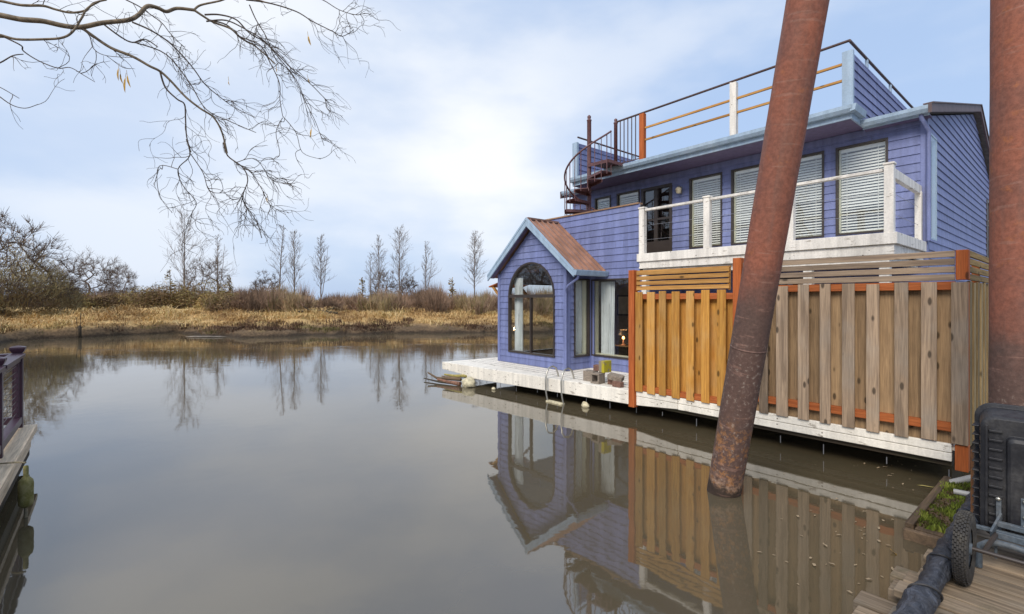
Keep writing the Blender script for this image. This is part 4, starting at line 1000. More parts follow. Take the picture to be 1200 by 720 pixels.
for z in (3.25, 3.55):
    mb.tube([(-.9, PB + .01, z), (.5, PB + .01, z - .012), (1.92, PB + .01, z), (3.23, PB + .01, z - .01)], .0035, 5); mb.tube([(3.235, PB + .03, z), (3.235, UB - .06, z)], .0035, 5)
hb(mb, 'cable', 'cable', bal)

# ------------------------------------------------------------------ wall lamp, curtains, room furniture
wlp, of = hthing('wall_lantern', 'small brass lantern on the blue wall beside the balcony door', 'wall lamp', -1.16, UB - .02, 4.50)
mb = MB(); mb.box(-1.20, -1.12, UB - .04, UB - .018, 4.52, 4.68); mb.tube([(-1.16, UB - .03, 4.64), (-1.16, UB - .09, 4.70), (-1.16, UB - .11, 4.66)], .009, 6); mb.build('bracket', 'bolt', wlp, of)
mb = MB(); mb.lathe([(.0, .16), (.03, .15), (.075, .10), (.07, .095), (.05, .0), (.0, -.01)], (-1.16, UB - .11, 4.52), seg=12); mb.build('lantern_shade', plain('lantern_glass', (.75, .66, .45), .25), wlp, of)
def curtain(label, fr__, u0, u1, z0, z1, d=-.11, folds=9, group='curtains in the ground floor windows'):
    p = fr__((u0 + u1) / 2, d, z0); x, y = W(p[0], p[1]); t = thing('curtain', label, 'curtain', (x, y, z0), TH, group)
    mb = MB(); n = folds * 6; zs = [z0, z0 + (z1 - z0) * .35, z0 + (z1 - z0) * .7, z1]; vs = []
    for j, z in enumerate(zs):
        for i in range(n + 1):
            u = u0 + (u1 - u0) * i / n; q = fr__(u + .012 * math.sin(i * .9 + j), d + .03 * math.sin(i / n * folds * 2 * math.pi + .35 * j) * (1 - .12 * j), z); vs.append(q)
    fs = [(j * (n + 1) + i, j * (n + 1) + i + 1, (j + 1) * (n + 1) + i + 1, (j + 1) * (n + 1) + i) for j in range(3) for i in range(n)]
    mb.add(vs, fs, .5, True); mb.build('drape', 'curtain', t, (p[0], p[1], z0))
    mb = MB(); mb.tube([fr__(u0 - .03, d, z1 + .02), fr__(u1 + .03, d, z1 + .02)], .012, 6); mb.build('rod', 'bronze', t, (p[0], p[1], z0))
curtain('pale curtain gathered at the left side of the arched window', front(AB), -4.18, -3.88, .62, 2.55)
curtain('full width pale curtain behind the narrow bay window', right(AR), 1.07, 1.40, .62, 2.5, folds=6)
curtain('pale curtain bunched at the left of the wide ground floor window', front(PB), -2.10, -1.72, .60, 2.42)
curtain('narrow pale curtain strip at the right edge of the wide ground floor window', front(PB), -1.315, -1.235, .60, 2.42, folds=2)
# cabinet, lamp and chair indoors
cb, of = hthing('cabinet', 'dark cabinet inside behind the wide ground floor window', 'cabinet', -2.75, 3.2, .47)
mb = MB(); mb.box(-3.15, -2.35, 3.0, 3.45, .47, .80); mb.box(-3.17, -2.33, 2.98, 3.47, .80, .84); mb.build('carcass', 'darkwood', cb, of, .006)
mb = MB()
for k in range(2): mb.mark(); mb.box(-3.12 + k * .39, -2.76 + k * .39, 2.975, 2.995, .52, .78, .4 + .2 * k)
mb.build('door', 'darkwood', cb, of, .004)
tl, of = hthing('table_lamp', 'small lit table lamp on the dark cabinet', 'lamp', -2.60, 3.2, .84)
mb = MB(); mb.lathe([(0, 0), (.08, 0), (.07, .02), (.02, .05), (.03, .08), (.015, .12), (.012, .15), (0, .15)], (-2.60, 3.2, .84), seg=16); mb.build('base', 'brick', tl, of)
mb = MB(); mb.lathe([(.14, 0), (.09, .14)], (-2.60, 3.2, 1.10), seg=24); mb.build('lamp_shade', 'lampshade', tl, of)
mb = MB(); mb.lathe([(0, -.04), (.03, -.02), (.035, .01), (.02, .04), (0, .05)], (-2.60, 3.2, 1.03), seg=12); mb.build('bulb', 'bulb', tl, of)
ld = bpy.data.lights.new('lamp_light', 'POINT'); ld.energy = 6; ld.color = (1, .6, .3); ld.shadow_soft_size = .05
lo = bpy.data.objects.new('lamp_light', ld); COL.objects.link(lo); lo.parent = tl; lo.location = (0, -.12, .25)
pf, of = hthing('picture_frame', 'pale framed picture on the room wall above the lamp', 'picture', -3.5, 4.58, 1.9)
mb = MB(); mb.box(-3.85, -3.2, 4.55, 4.595, 1.55, 2.15); mb.build('frame', 'bronze', pf, of); mb = MB(); mb.box(-3.8, -3.25, 4.54, 4.549, 1.6, 2.1); mb.build('print', 'lampshade', pf, of)
ch, of = hthing('wicker_chair', 'curved back brown wicker chair inside the arched window', 'chair', -3.0, 1.5, .47)
mb = MB()
for k in range(9):
    q = -1.1 + k * .275; x0 = -2.95 + .32 * math.sin(q); y0 = 1.62 + .26 * math.cos(q); hh = 1.42 - .30 * abs(q) ** 1.5
    mb.tube([(x0, y0, .85), (x0 + .03 * math.sin(q), y0 + .05, 1.1), (x0 + .05 * math.sin(q), y0 + .12, hh)], .014, 5)
mb.tube([(-2.95 + .37 * math.sin(q), 1.62 + .26 * math.cos(q) + .12, 1.42 - .30 * abs(q) ** 1.5) for q in np.linspace(-1.1, 1.1, 12)], .024, 6); mb.build('backrest', wood('wicker', (.2, .09, .04), (.11, .05, .025), 'z', 0), ch, of)
mb = MB(); mb.lathe([(0, 0), (.31, 0), (.33, .03), (.31, .07), (0, .08)], (-2.95, 1.55, .82), seg=20); mb.build('seat', 'brick', ch, of)
for (dx, dy) in ((-.22, -.2), (.22, -.2), (-.22, .2), (.22, .2)):
    mb = MB(); mb.tube([(-2.95 + dx, 1.55 + dy, .82), (-2.95 + dx * 1.15, 1.55 + dy * 1.15, .472)], .018, 6); mb.build('leg', 'darkwood', ch, of)

# ------------------------------------------------------------------ spiral staircase
sx, sy, SR = -2.72, 2.02, .60
st, of = hthing('spiral_staircase', 'maroon steel spiral staircase climbing to the roof deck', 'staircase', sx, sy, 2.957)
mb = MB(); mb.lathe([(0, 2.957), (.12, 2.957), (.12, 2.97), (.052, 2.98), (.052, 6.33), (.06, 6.34), (.06, 6.36), (.03, 6.38), (.045, 6.41), (.045, 6.45), (0, 6.49)], (sx, sy, 0), seg=14); mb.build('column', 'steel_br', st, of)
NT_, rise, stp = 11, .205, R(31)
th0 = R(10)    # landing points towards the roof edge at the right
hand = []
for k in range(NT_):
    z = 5.20 - rise * (k + 1); q = th0 - stp * (k + .5); mb = MB(); w_ = R(17); n_ = 5
    arc_ = [(sx + SR * math.cos(q + w_ * s_), sy + SR * math.sin(q + w_ * s_)) for s_ in np.linspace(-1, 1, n_)]
    inn = [(sx + .05 * math.cos(q + s_), sy + .05 * math.sin(q + s_)) for s_ in (R(60), -R(60))]
    poly = arc_ + inn; mb.prism(poly, 'z', z - .012, z); 
    mb.beam((*arc_[0], z - .035), (*inn[1], z - .035), .012, .06); mb.beam((*arc_[-1], z - .035), (*inn[0], z - .035), .012, .06)
    mb.build('tread', 'steel_br', st, of)
    qe = q; p = (sx + (SR - .01) * math.cos(qe), sy + (SR - .01) * math.sin(qe))
    mb = MB(); mb.tube([(*p, z - .06), (*p, z + .86)], .011, 6); q2 = q + stp * .5; p2 = (sx + (SR - .01) * math.cos(q2), sy + (SR - .01) * math.sin(q2)); mb.tube([(*p2, z - .0), (*p2, z + .86 + rise * .5)], .009, 6); mb.build('baluster', 'steel_br', st, of)
for i in range(NT_ * 6 + 3):
    f = i / 6; q = th0 - stp * f; z = 5.20 - rise * (f + .5) + .86; hand.append((sx + (SR - .01) * math.cos(q), sy + (SR - .01) * math.sin(q), z))
mb = MB(); mb.tube(hand, .022, 8); mb.build('handrail', 'steel_br', st, of)
mb = MB(); mb.prism([(sx + .02, sy - .06), (sx + .60, sy - .02), (sx + .60, DB + .05), (sx + .02, DB + .05)], 'z', 5.268, 5.285); mb.beam((sx + .02, sy - .06, 5.235), (sx + .60, sy - .02, 5.235), .02, .06); mb.beam((sx + .60, sy - .0, 5.235), (sx + .60, DB - .14, 5.235), .02, .06); mb.build('landing', 'steel_br', st, of)
mb = MB(); ex, ey = -2.47, DB + .06; mb.lathe([(0, 5.205), (.045, 5.205), (.045, 6.36), (.055, 6.37), (.055, 6.39), (.028, 6.41), (.04, 6.44), (.04, 6.47), (0, 6.50)], (ex, ey, 0), seg=12); mb.build('landing_post', 'steel_br', st, of)

# ------------------------------------------------------------------ fences
FT = 2.5
cf, of = hthing('cedar_fence', 'golden cedar privacy fence between orange posts beside the ladder', 'fence', 0, -.05, .2)
mb = MB()
LB = [(.13, .265), (.357, .504), (.584, .709), (.816, .951), (1.067, 1.195), (1.313, 1.441), (1.56, 1.69)]
for k, (a0, a1) in enumerate(LB): mb.box(a0, a1, -.075, -.05, .458 + rnd.uniform(-.006, .006), 2.14 + rnd.uniform(-.01, .015), .85 if k == 0 else rnd.random())
mb.box(.118, .215, .03, .05, .447, 2.02, rnd.random())
for k in range(7):
    a0 = LB[k][1] - .062; a1 = (LB[k + 1][0] - .004 if k < 6 else 1.79); mb.box(a0, a1 - .0, .03 if k else .028, .05, .447, 2.02, rnd.random())
mb.build('board_panel', 'cedar', cf, of, .004)
mb = MB()
for z in (2.06, .52): mb.mark(); mb.box(.125, 1.795, -.05, .026, z - .045, z + .045, rnd.random())
mb.build('rail', 'orange', cf, of, .004)
mb = MB()
for k in range(4): z = 2.20 + k * .083; mb.box(.14, 1.735, -.06, -.035, z - .030, z + .032, rnd.random())
mb.box(.125, .165, -.034, .0, 2.15, 2.50); mb.box(1.70, 1.735, -.034, .0, 2.15, 2.50); mb.box(.14, 1.74, -.034, -.003, 2.475, 2.50)
mb.build('slat_panel', 'cedarx', cf, of, .003)
for a0 in (.0, 1.80):
    mb = MB(); mb.box(a0 + .003, a0 + .118, -.095, .015, .18 if a0 == 0 else .40, 2.51 if a0 == 0 else 2.60); mb.build('post', 'orangez', cf, of, .006)
mb = MB(); mb.box(.0, 1.92, -.10, .02, 2.515 if False else 2.612, 2.64) if False else None
gf, of = hthing('weathered_fence', 'grey weathered board fence with corner post behind the leaning pile', 'fence', 4.2, -.05, .25)
RBd = [(1.96, 2.07), (2.165, 2.268), (2.383, 2.521), (2.639, 2.769), (2.895, 3.012), (3.135, 3.259), (3.387, 3.51), (3.646, 3.769), (3.888, 4.01)]
RBd = [(1.95, 2.06), (2.155, 2.268), (2.383, 2.521), (2.639, 2.769), (2.895, 3.012), (3.135, 3.259), (3.387, 3.51), (3.646, 3.769), (3.888, 4.01), (4.128, 4.268)]
mb = MB()
for k, (a0, a1) in enumerate(RBd): mb.box(a0 + rnd.uniform(-.006, .006), a1 + rnd.uniform(-.006, .006), -.075, -.05, (.462 if k < 8 else .48) + rnd.uniform(-.006, .006), 2.195 + rnd.uniform(-.012, .012), rnd.random())
mb.build('board_panel', 'grey', gf, of, .004)
mb = MB()
for k in range(9):
    a0 = RBd[k][1] - .045; a1 = RBd[k + 1][0] + .0; g_ = .012 if k in (5, 7) else .0; mb.box(a0 - .012 + g_ * .8, a1 - g_ * 1.2, .03, .05, .447, 2.12, rnd.random())
mb.build('back_boards', 'tanboard', gf, of, .004)
mb = MB()
for z in (2.155, .645): mb.mark(); mb.box(1.93, 4.155, -.05, .028, z - .045, z + .045, rnd.random())
mb.build('rail', 'orange', gf, of, .004)
mb = MB()
for k in range(4): z = 2.242 + k * .083; mb.box(1.93, 4.156, -.06, -.035, z - .031, z + .034, rnd.random())
mb.build('slat_panel', 'greyx', gf, of, .004)
mb = MB(); mb.box(4.155, 4.262, -.05, .06, .20, .474); mb.box(4.16, 4.262, -.05, .06, 2.215, 2.53); mb.box(4.158, 4.258, -.048, .06, .478, 2.19); mb.build('corner_post', 'orangez', gf, of, .006)
mb = MB()
for k in range(24): b0 = .065 + k * .135; mb.box(4.235 if k % 2 == 0 else 4.205, 4.262 if k % 2 == 0 else 4.225, b0, b0 + .125, .45, 2.20 + rnd.uniform(-.01, .01), rnd.random())
mb.build('side_boards', 'sideboard', gf, of, .004)
mb = MB()
for k in range(4): z = 2.245 + k * .083; mb.box(4.235, 4.26, .063, 3.3, z - .032, z + .034, rnd.random())
mb.build('side_slats', 'greyy', gf, of, .004)
mb = MB(); mb.box(4.165, 4.202, .063, 3.3, 2.0, 2.09); mb.mark(); mb.box(4.165, 4.202, .063, 3.3, .55, .64)
mb.build('side_rail', 'orange', gf, of, .004)
for b0 in (1.6, 3.2):
    mb = MB(); mb.box(4.09, 4.163, b0, b0 + .09, .45, 2.5); mb.build('side_post', 'orangez', gf, of, .005)
# kayak stored behind the boards
ky, of = hthing('kayak', 'yellow kayak lying behind the weathered fence boards', 'kayak', 3.1, .55, .46)
mb = MB(); vs = []; n_ = 17; m_n = 12
for i in range(n_):
    f = i / (n_ - 1); w_ = .30 * math.sin(math.pi * f) ** .55 + .004; hh = .26 * (1 + .25 * (2 * f - 1) ** 2)
    for j in range(m_n): q = 2 * math.pi * j / m_n; vs.append((2.0 + 2.0 * f, .62 + w_ * math.cos(q), .60 + (.13 + .06 * (2 * f - 1) ** 4) * math.sin(q) + .06 * (2 * f - 1) ** 4))
mb.add(vs, [(i * m_n + j, i * m_n + (j + 1) % m_n, (i + 1) * m_n + (j + 1) % m_n, (i + 1) * m_n + j) for i in range(n_ - 1) for j in range(m_n)], .5, True); mb.build('hull', 'yellow', ky, of)
mb = MB(); mb.tube([(3.0 + .42 * math.cos(q), .62 + .18 * math.sin(q), .74) for q in np.linspace(0, 2 * math.pi, 21)], .018, 6); mb.build('cockpit_rim', 'black', ky, of)

# ------------------------------------------------------------------ things on the float deck
ld_, of = hthing('swim_ladder', 'bent chrome swim ladder hanging off the white deck edge', 'ladder', -1.5, 0, .45)
mb = MB()
for a in (-1.86, -1.46):
    mb.mark(); b0 = a * .0775
    mb.tube([(a - .02, b0 + .26, .455), (a - .02, b0 + .24, .52), (a - .01, b0 + .18, .63), (a, b0 + .08, .675), (a, b0 - .03, .65), (a + .01, b0 - .10, .56), (a + .01, b0 - .13, .42), (a + .03, b0 - .14, .20), (a + .06, b0 - .12, .02), (a + .08, b0 - .10, -.4)], .017, 8)
mb.build('side_tube', 'chrome', ld_, of)
mb = MB(); mb.box(-1.82, -1.39, -.30, -.20, -.01, .028); mb.build('step', 'foam', ld_, of, .006)
def block(label, a, b, z, rzd, mat, size=(.39, .19, .19), hollow=True):
    x, y = W(a, b); t = None
    mb = MB(); L, w_, h_ = size
    if hollow:
        th = .032
        mb.box(-L / 2, L / 2, -w_ / 2, -w_ / 2 + th, 0, h_); mb.box(-L / 2, L / 2, w_ / 2 - th, w_ / 2, 0, h_)
        for u in ((-L / 2 + th / 2, 0, L / 2 - th / 2) if L > .25 else (-L / 2 + th / 2, L / 2 - th / 2)): mb.box(u - th / 2, u + th / 2, -w_ / 2 + th, w_ / 2 - th, 0.001, h_ - .001)
    else: mb.box(-L / 2, L / 2, -w_ / 2, w_ / 2, 0, h_)
    o = mb.build('concrete_block', mat, None, (0, 0, 0), .006)
    o.location = (x, y, z); o.rotation_euler = (0, 0, TH + R(rzd))
    return tag(o, label, 'block', 'blocks stacked on the white deck')
bz = .448
block('grey block with its side outward, lower left of the pile', -1.13, .24, bz, 8, 'cinder', (.22, .19, .19), False)
o = block('hollow cinder block with its dark hole facing the water', -.86, .22, bz + .095, 5, 'cinder', (.19, .19, .20)); o.rotation_euler = (R(90), 0, TH + R(5))
block('small red brown block on top at the left of the pile', -1.03, .36, bz + .191, 12, 'brick', (.17, .13, .11), False)
o = block('tall block topmost in the pile with a yellow mossy face', -.80, .27, bz + .196, 0, 'cinder', (.13, .22, .22), False)
m, t, p = newmat('lichen_block'); g = NT(t); n1 = g.noise(g.obj(), 9., 4)
xs = g.n('ShaderNodeSeparateXYZ', {0: g.obj()}).outputs[0]
setp(t, p, g.mix(g.math('MULTIPLY', g.mr(xs, -.01, .02), g.mr(n1, .35, .5)), (.24, .2, .15), (.42, .36, .02)), .95)
o.data.materials[0] = m
block('slanting grey brown slab leaning at the right of the pile', -.50, .20, bz + .10, 18, 'cinder', (.27, .18, .09), False).rotation_euler = (R(8), R(10), TH + R(20))
block('dark block half hidden under the slanting slab', -.55, .25, bz, 4, 'brick', (.22, .17, .10), False)
block('red brown brick lying loose at the right end of the pile', -.36, .09, bz, -4, 'brick', (.19, .10, .095), False)

# driftwood and foam under the left corner
def stick(label, pts, r0, mat='drift', group='driftwood under the deck corner'):
    P0 = pts[0]; mb = MB(); k = len(pts); mb.tube([tuple(Vector(q) - Vector(P0)) for q in pts], [r0 * (1 - .5 * i / (k - 1)) for i in range(k)], 7, rnd.random())
    o = mb.build('driftwood_stick', mat); o.location = P0; return tag(o, label, 'driftwood', group)
def hw(a, b, z): x, y = W(a, b); return (x, y, z)
stick('thick mossy driftwood stick topmost under the deck corner', [hw(-4.4, -.35, .20), hw(-4.8, -.5, .17), hw(-5.15, -.55, .17)], .045, plain('mossy_wood', (.28, .23, .07), .9, 0, .4, 20))
stick('long pale driftwood branch reaching furthest left', [hw(-4.5, -.5, .12), hw(-5.2, -.75, .10), hw(-5.65, -.72, .17)], .04)
stick('dark straight driftwood pole lying flat on the water', [hw(-4.4, -.62, .04), hw(-5.0, -.8, .035), hw(-5.6, -.86, .05)], .03, 'darkwood')
stick('reddish driftwood stub beside the foam lump', [hw(-4.35, -.62, .05), hw(-4.7, -.72, .06), hw(-5.1, -.78, .08)], .055, plain('red_wood', (.22, .11, .07), .9, 0, .4, 20))
stick('short crooked driftwood twig between the deck and the pole', [hw(-4.6, -.45, .12), hw(-4.9, -.6, .14), hw(-5.2, -.6, .13)], .028)
def lump(name, label, cat, a, b, z, s, mat, seed, group=None):
    r = np.random.default_rng(seed); mb = MB(); nu, nv = 12, 8; vs = []; ph = r.uniform(0, 6, 6)
    for j in range(nv + 1):
        v = math.pi * j / nv
        for i in range(nu):
            u = 2 * math.pi * i / nu; d = np.array([math.sin(v) * math.cos(u), math.sin(v) * math.sin(u), math.cos(v)])
            k = 1 + .16 * math.sin(3 * d[0] + ph[0]) + .14 * math.sin(5 * d[1] + ph[1]) + .12 * math.sin(6 * d[2] + 4 * d[0] + ph[2]); vs.append(d * k * np.array(s))
    mb.add(vs, [(j * nu + i, (j + 1) * nu + i, (j + 1) * nu + (i + 1) % nu, j * nu + (i + 1) % nu) for j in range(nv) for i in range(nu)], .5, True)
    o = mb.build(name, mat); x, y = W(a, b); o.location = (x, y, z); o.rotation_euler = (0, 0, TH); return tag(o, label, cat, group)
lump('foam_lump', 'cream coloured broken foam lump floating under the deck corner', 'foam', -4.12, -.52, .08, (.17, .13, .14), 'foam', 1)
lump('foam_lump', 'small yellowed foam scrap floating right of the ladder foot', 'foam', -1.0, -.06, .03, (.10, .06, .06), 'foam', 2)
lump('foam_lump', 'tiny foam crumb floating below the deck left of the ladder', 'foam', -3.5, -.30, .02, (.06, .05, .035), 'foam', 3)

# ------------------------------------------------------------------ steel piles
def pile(name, label, p0, p1, r, mat, seams):
    p0, p1 = Vector(p0), Vector(p1); t = thing(name, label, 'pile', p0); d = p1 - p0; L = d.length
    t.rotation_euler = d.to_track_quat('Z', 'Y').to_euler(); mb = MB()
    n = 40; prof = [(r * (1 + .004 * math.sin(i * 1.7)), L * i / n) for i in range(n + 1)]; mb.lathe(prof, seg=40); mb.lathe([(r, L), (0, L)], seg=40); mb.build('shaft', mat, t)
    for z in seams:
        mb = MB(); mb.lathe([(r - .004, z - .014), (r + .004, z - .006), (r + .005, z), (r + .004, z + .006), (r - .004, z + .014)], seg=40); mb.build('weld_seam', mat, t)
    return t
# axis points on the photo: base 848,578 at 5.03 m, top 947,0 at 3.77 m (leans towards the viewer and right)
b0 = Vector((2.21, 5.06, 0)); tpt = Vector((2.50, 4.10, 4.54)); dv = (tpt - b0)
pile('leaning_pile', 'rusty steel pile leaning out of the water in front of the fence', b0 - dv * .25, b0 + dv * 1.25, .163, 'rust', [1.135 + 1.60])
pile('upright_pile', 'thick upright rusty pile at the right edge behind the black cart', (4.14, 3.93, -.8), (4.26, 4.02, 6.6), .205, 'rust2', [])

# ------------------------------------------------------------------ near dock
nd, of = hthing('wooden_dock', 'weathered plank dock under the black cart', 'dock', 5.4, -3, .2)
mb = MB(); b = -9.5
while b < -.35:
    w_ = .135; e = (4.57 if b > -3.05 else 4.42) + rnd.uniform(-.03, .05) * (.3 if b > -3.05 else 1); mb.box(e, 6.5 + rnd.uniform(-.02, .02), b, b + w_, .41 + rnd.uniform(-.003, .003), .452 + rnd.uniform(-.004, .004), rnd.random()); b += w_ + rnd.uniform(.006, .014)
mb.build('planks', 'plank', nd, of, .006)
mb = MB()
for a in (4.50, 5.4, 6.35): mb.mark(); mb.box(a, a + .1, -9.5, -.35, .17, .405, rnd.random())
mb.build('stringer', M['darkwood'], nd, of)
mb = MB(); mb.box(4.62, 6.3, -9.4, -.5, -.35, .165); mb.build('float', 'black', nd, of)
# stepped plank ends next to the wrapped log
mb = MB()
for k, (bb, ee) in enumerate([(-4.05, 4.30), (-3.88, 4.27), (-3.60, 4.36), (-3.42, 4.33)]): mb.box(ee, 4.5, bb, bb + .15, .33, .40, rnd.random())
mb.build('edge_planks', 'plank', nd, of, .006)
# mossy ledge
ml, of = hthing('mossy_ledge', 'moss covered timber ledge at the waterline by the fence corner', 'ledge', 4.25, -1, .0)
mb = MB(); mb.box(4.07, 4.13, -1.75, -.06, -.1, .125, .3); mb.box(4.135, 4.6, -1.75, -.06, -.1, .095, .6); mb.box(4.07, 4.6, -1.81, -1.755, -.1, .085, .4); mb.build('timber', wood('ledge_wood', (.15, .10, .06), (.08, .055, .035), 'y', .3), ml, of, .008)
r = np.random.default_rng(8); mb = MB()
for k in range(4200):
    a = r.uniform(4.10, 4.55); b = r.uniform(-1.70, -.10); q = .5 + .5 * math.sin(a * 17 + 3 * math.sin(b * 5)) * math.cos(b * 7)
    if r.uniform() > q + .25: continue
    h_ = .015 + .05 * q * r.uniform(.5, 1); u = perp(np.array([0, 0, 1.]), r) * .011; c = np.array([a, b, .095]); mb.face([c - u, c + u, c + np.array([r.normal(0, .012), r.normal(0, .012), h_])], float(np.clip(q + r.uniform(-.3, .3), 0, 1)))
mo = mb.build('moss', 'moss', ml, of); mo['kind'] = 'stuff'
# wrapped bumper log
bl, of = hthing('wrapped_bumper_log', 'black tarp wrapped bumper log along the dock edge', 'bumper', 4.52, -3, .45)
r = np.random.default_rng(3); vs = []; n_ = 150; m_n = 22
for i in range(n_):
    b = -5.6 + 4.7 * i / (n_ - 1)
    for j in range(m_n):
        q = 2 * math.pi * j / m_n; rr = .057 + .005 * math.sin(b * 9 + 2 * q) + .005 * math.sin(b * 23 + 3 * q + 1) + .004 * math.sin(b * 47 - 2 * q) - .007 * abs(math.sin(b * 3.1 + .6 * math.sin(q))) ** 12
        vs.append((4.545 + rr * math.cos(q), b, .512 + rr * math.sin(q)))
mb = MB(); mb.add(vs, [(i * m_n + j, i * m_n + (j + 1) % m_n, (i + 1) * m_n + (j + 1) % m_n, (i + 1) * m_n + j) for i in range(n_ - 1) for j in range(m_n)], .5, True)
mb.face(vs[:m_n][::-1]); mb.face(vs[-m_n:]); mb.build('tarp', 'tarp', bl, of)
for b in (-3.75, -3.3, -2.4):
    mb = MB(); mb.tube([(4.545 + .062 * math.cos(q), b + .05 * math.sin(q * 1.0 + b), .512 + .062 * math.sin(q)) for q in np.linspace(0, 2 * math.pi, 25)], .006, 5); mb.build('tie_cord', 'black', bl, of)
# pipes by the corner
t, of = hthing('grey_pipe', 'grey pipe running from the fence corner into the water', 'pipe', 4.3, -.2, .1)
mb = MB(); mb.tube([(4.12, -.18, .08), (4.28, -.1, .16), (4.5, -.05, .24), (4.8, .0, .28)], .035, 10); mb.build('tube', 'pipe', t, of)
t, of = hthing('short_pipe', 'short pale pipe stub poking over the mossy ledge', 'pipe', 4.4, -1.0, .3)
mb = MB(); mb.tube([(4.28, -1.02, .26), (4.62, -1.0, .27)], .024, 10); mb.build('tube', plain('pale_pipe', (.30, .30, .29), .5), t, of)

# ------------------------------------------------------------------ yard cart tipped on end
CA, CB = 4.615, -2.86     # tub's left edge and underside plane
ct, of = hthing('yard_cart', 'black plastic yard cart tipped upright on the dock', 'cart', CA + .35, CB, .45)
Lw, Z0, Z1 = .78, .56, 1.34
mb = MB()
def rrect(x0, x1, z0, z1, r_, n=6):
    pts = []
    for (cx, cz, q0) in ((x1 - r_, z1 - r_, 0), (x0 + r_, z1 - r_, 90), (x0 + r_, z0 + r_, 180), (x1 - r_, z0 + r_, 270)):
        for k in range(n + 1): q = R(q0 + 90 * k / n); pts.append((cx + r_ * math.cos(q), cz + r_ * math.sin(q)))
    return pts
x0, x1 = CA, CA + Lw
rings = [(rrect(x0 + .17, x1 - .17, Z0 + .08, Z1 - .17, .02), CB - .035), (rrect(x0 + .155, x1 - .155, Z0 + .07, Z1 - .15, .03), CB - .025), (rrect(x0 + .15, x1 - .15, Z0 + .065, Z1 - .14, .03), CB), (rrect(x0 + .055, x1 - .055, Z0 + .03, Z1 - .05, .06), CB + .004), (rrect(x0 + .035, x1 - .035, Z0 + .02, Z1 - .035, .07), CB + .02), (rrect(x0 + .012, x1 - .012, Z0 + .005, Z1 - .012, .075), CB + .20), (rrect(x0 - .012, x1 + .012, Z0 - .015, Z1 + .012, .09), CB + .205), (rrect(x0 - .012, x1 + .012, Z0 - .015, Z1 + .012, .09), CB + .23),
         (rrect(x0 + .015, x1 - .015, Z0 + .01, Z1 - .015, .075), CB + .23), (rrect(x0 + .05, x1 - .05, Z0 + .04, Z1 - .05, .06), CB + .03), (rrect(x0 + .16, x1 - .16, Z0 + .08, Z1 - .15, .03), CB + .012)]
n_ = len(rings[0][0]); vs = [(x_, b_, z_) for rg_, b_ in rings for x_, z_ in rg_]
mb.add(vs, [(i * n_ + (k + 1) % n_, i * n_ + k, (i + 1) * n_ + k, (i + 1) * n_ + (k + 1) % n_) for i in range(len(rings) - 1) for k in range(n_)], .5, False)
mb.face([(x_, rings[0][1], z_) for x_, z_ in rings[0][0]], .5); mb.face([(x_, rings[-1][1], z_) for x_, z_ in rings[-1][0]][::-1], .5)
for k in range(11):
    z = Z0 + .10 + k * .055; mb.box(x0 + .075, x0 + .135, CB - .012, CB + .01, z, z + .014, .65)
    mb.box(x0 - .006, x0 + .028, CB + .05, CB + .2, z + .01, z + .018, .6)
mb.box(x0 + .06, x0 + .072, CB - .014, CB + .01, Z0 + .06, Z1 - .09, .65)
tub = mb.build('tub', 'black', ct, of, .003)
mb = MB(); hz = Z1 - .055; mb.tube([(x0 + .24, CB + .01, hz - .03), (x0 + .25, CB - .03, hz), (x0 + .27, CB - .035, hz + .02), (x0 + .37, CB - .035, hz + .02), (x0 + .39, CB - .03, hz), (x0 + .40, CB + .01, hz - .03)], .011, 6); mb.build('grip', 'black', tub, of)
mb = MB()
zA = .70
fx = x0 + .07
def flat(pts, w_=.034, th=.008): 
    for p, q in zip(pts[:-1], pts[1:]): mb.beam(p, q, th, w_)
foot = [(fx - .02, CB - .19, .455), (fx - .02, CB - .19, .545), (fx - .01, CB - .19, .580), (fx + .02, CB - .19, .607), (fx + .06, CB - .19, .62), (fx + .12, CB - .19, .622), (fx + .22, CB - .19, .61), (fx + .55, CB - .19, .60)]
mb.tube(foot, .019, 8)
mb.tube([(fx + .66, CB - .19, .455), (fx + .66, CB - .19, .56), (fx + .62, CB - .19, .595), (fx + .55, CB - .19, .60)], .019, 8)
mb.beam((fx + .05, CB - .09, .70), (fx + .75, CB - .09, .68), .03, .03); mb.beam((fx + .05, CB - .15, .655), (fx + .75, CB - .15, .64), .03, .035); mb.beam((fx + .03, CB - .17, .655), (fx + .06, CB - .03, .73), .045, .012, up=(1, 0, 0))
mb.beam((fx + .05, CB - .03, .83), (fx + .05, CB - .03, .60), .022, .02); mb.beam((fx + .05, CB - .16, .66), (fx + .05, CB - .16, .52), .012, .012)
mb.beam((fx + .16, CB - .035, .86), (fx + .16, CB - .035, .68), .04, .01); mb.beam((fx + .2, CB - .04, .77), (fx + .75, CB - .04, .75), .03, .03); mb.beam((fx - .06, CB - .10, .655), (fx + .72, CB - .10, .655), .022, .022)
mb.tube([(fx + .24, CB - .05, 1.02), (fx + .30, CB - .11, 1.03), (fx + .7, CB - .11, .96)], .012, 8)
frame_ = mb.build('frame', 'steelblue', ct, of, .003)
mb = MB()
for (x_, b_, z_) in ((fx + .05, CB - .045, .83), (fx + .16, CB - .045, .845), (fx + .16, CB - .045, .755), (fx + .16, CB - .045, .70), (fx + .22, CB - .215, .61), (fx + .30, CB - .125, 1.03)): mb.mark(); mb.lathe([(0, -.012), (.009, -.012), (.012, -.006), (.012, .006), (0, .006)], (x_, b_, z_), 'y', 8)
mb.build('bolt', 'bolt', frame_, of)
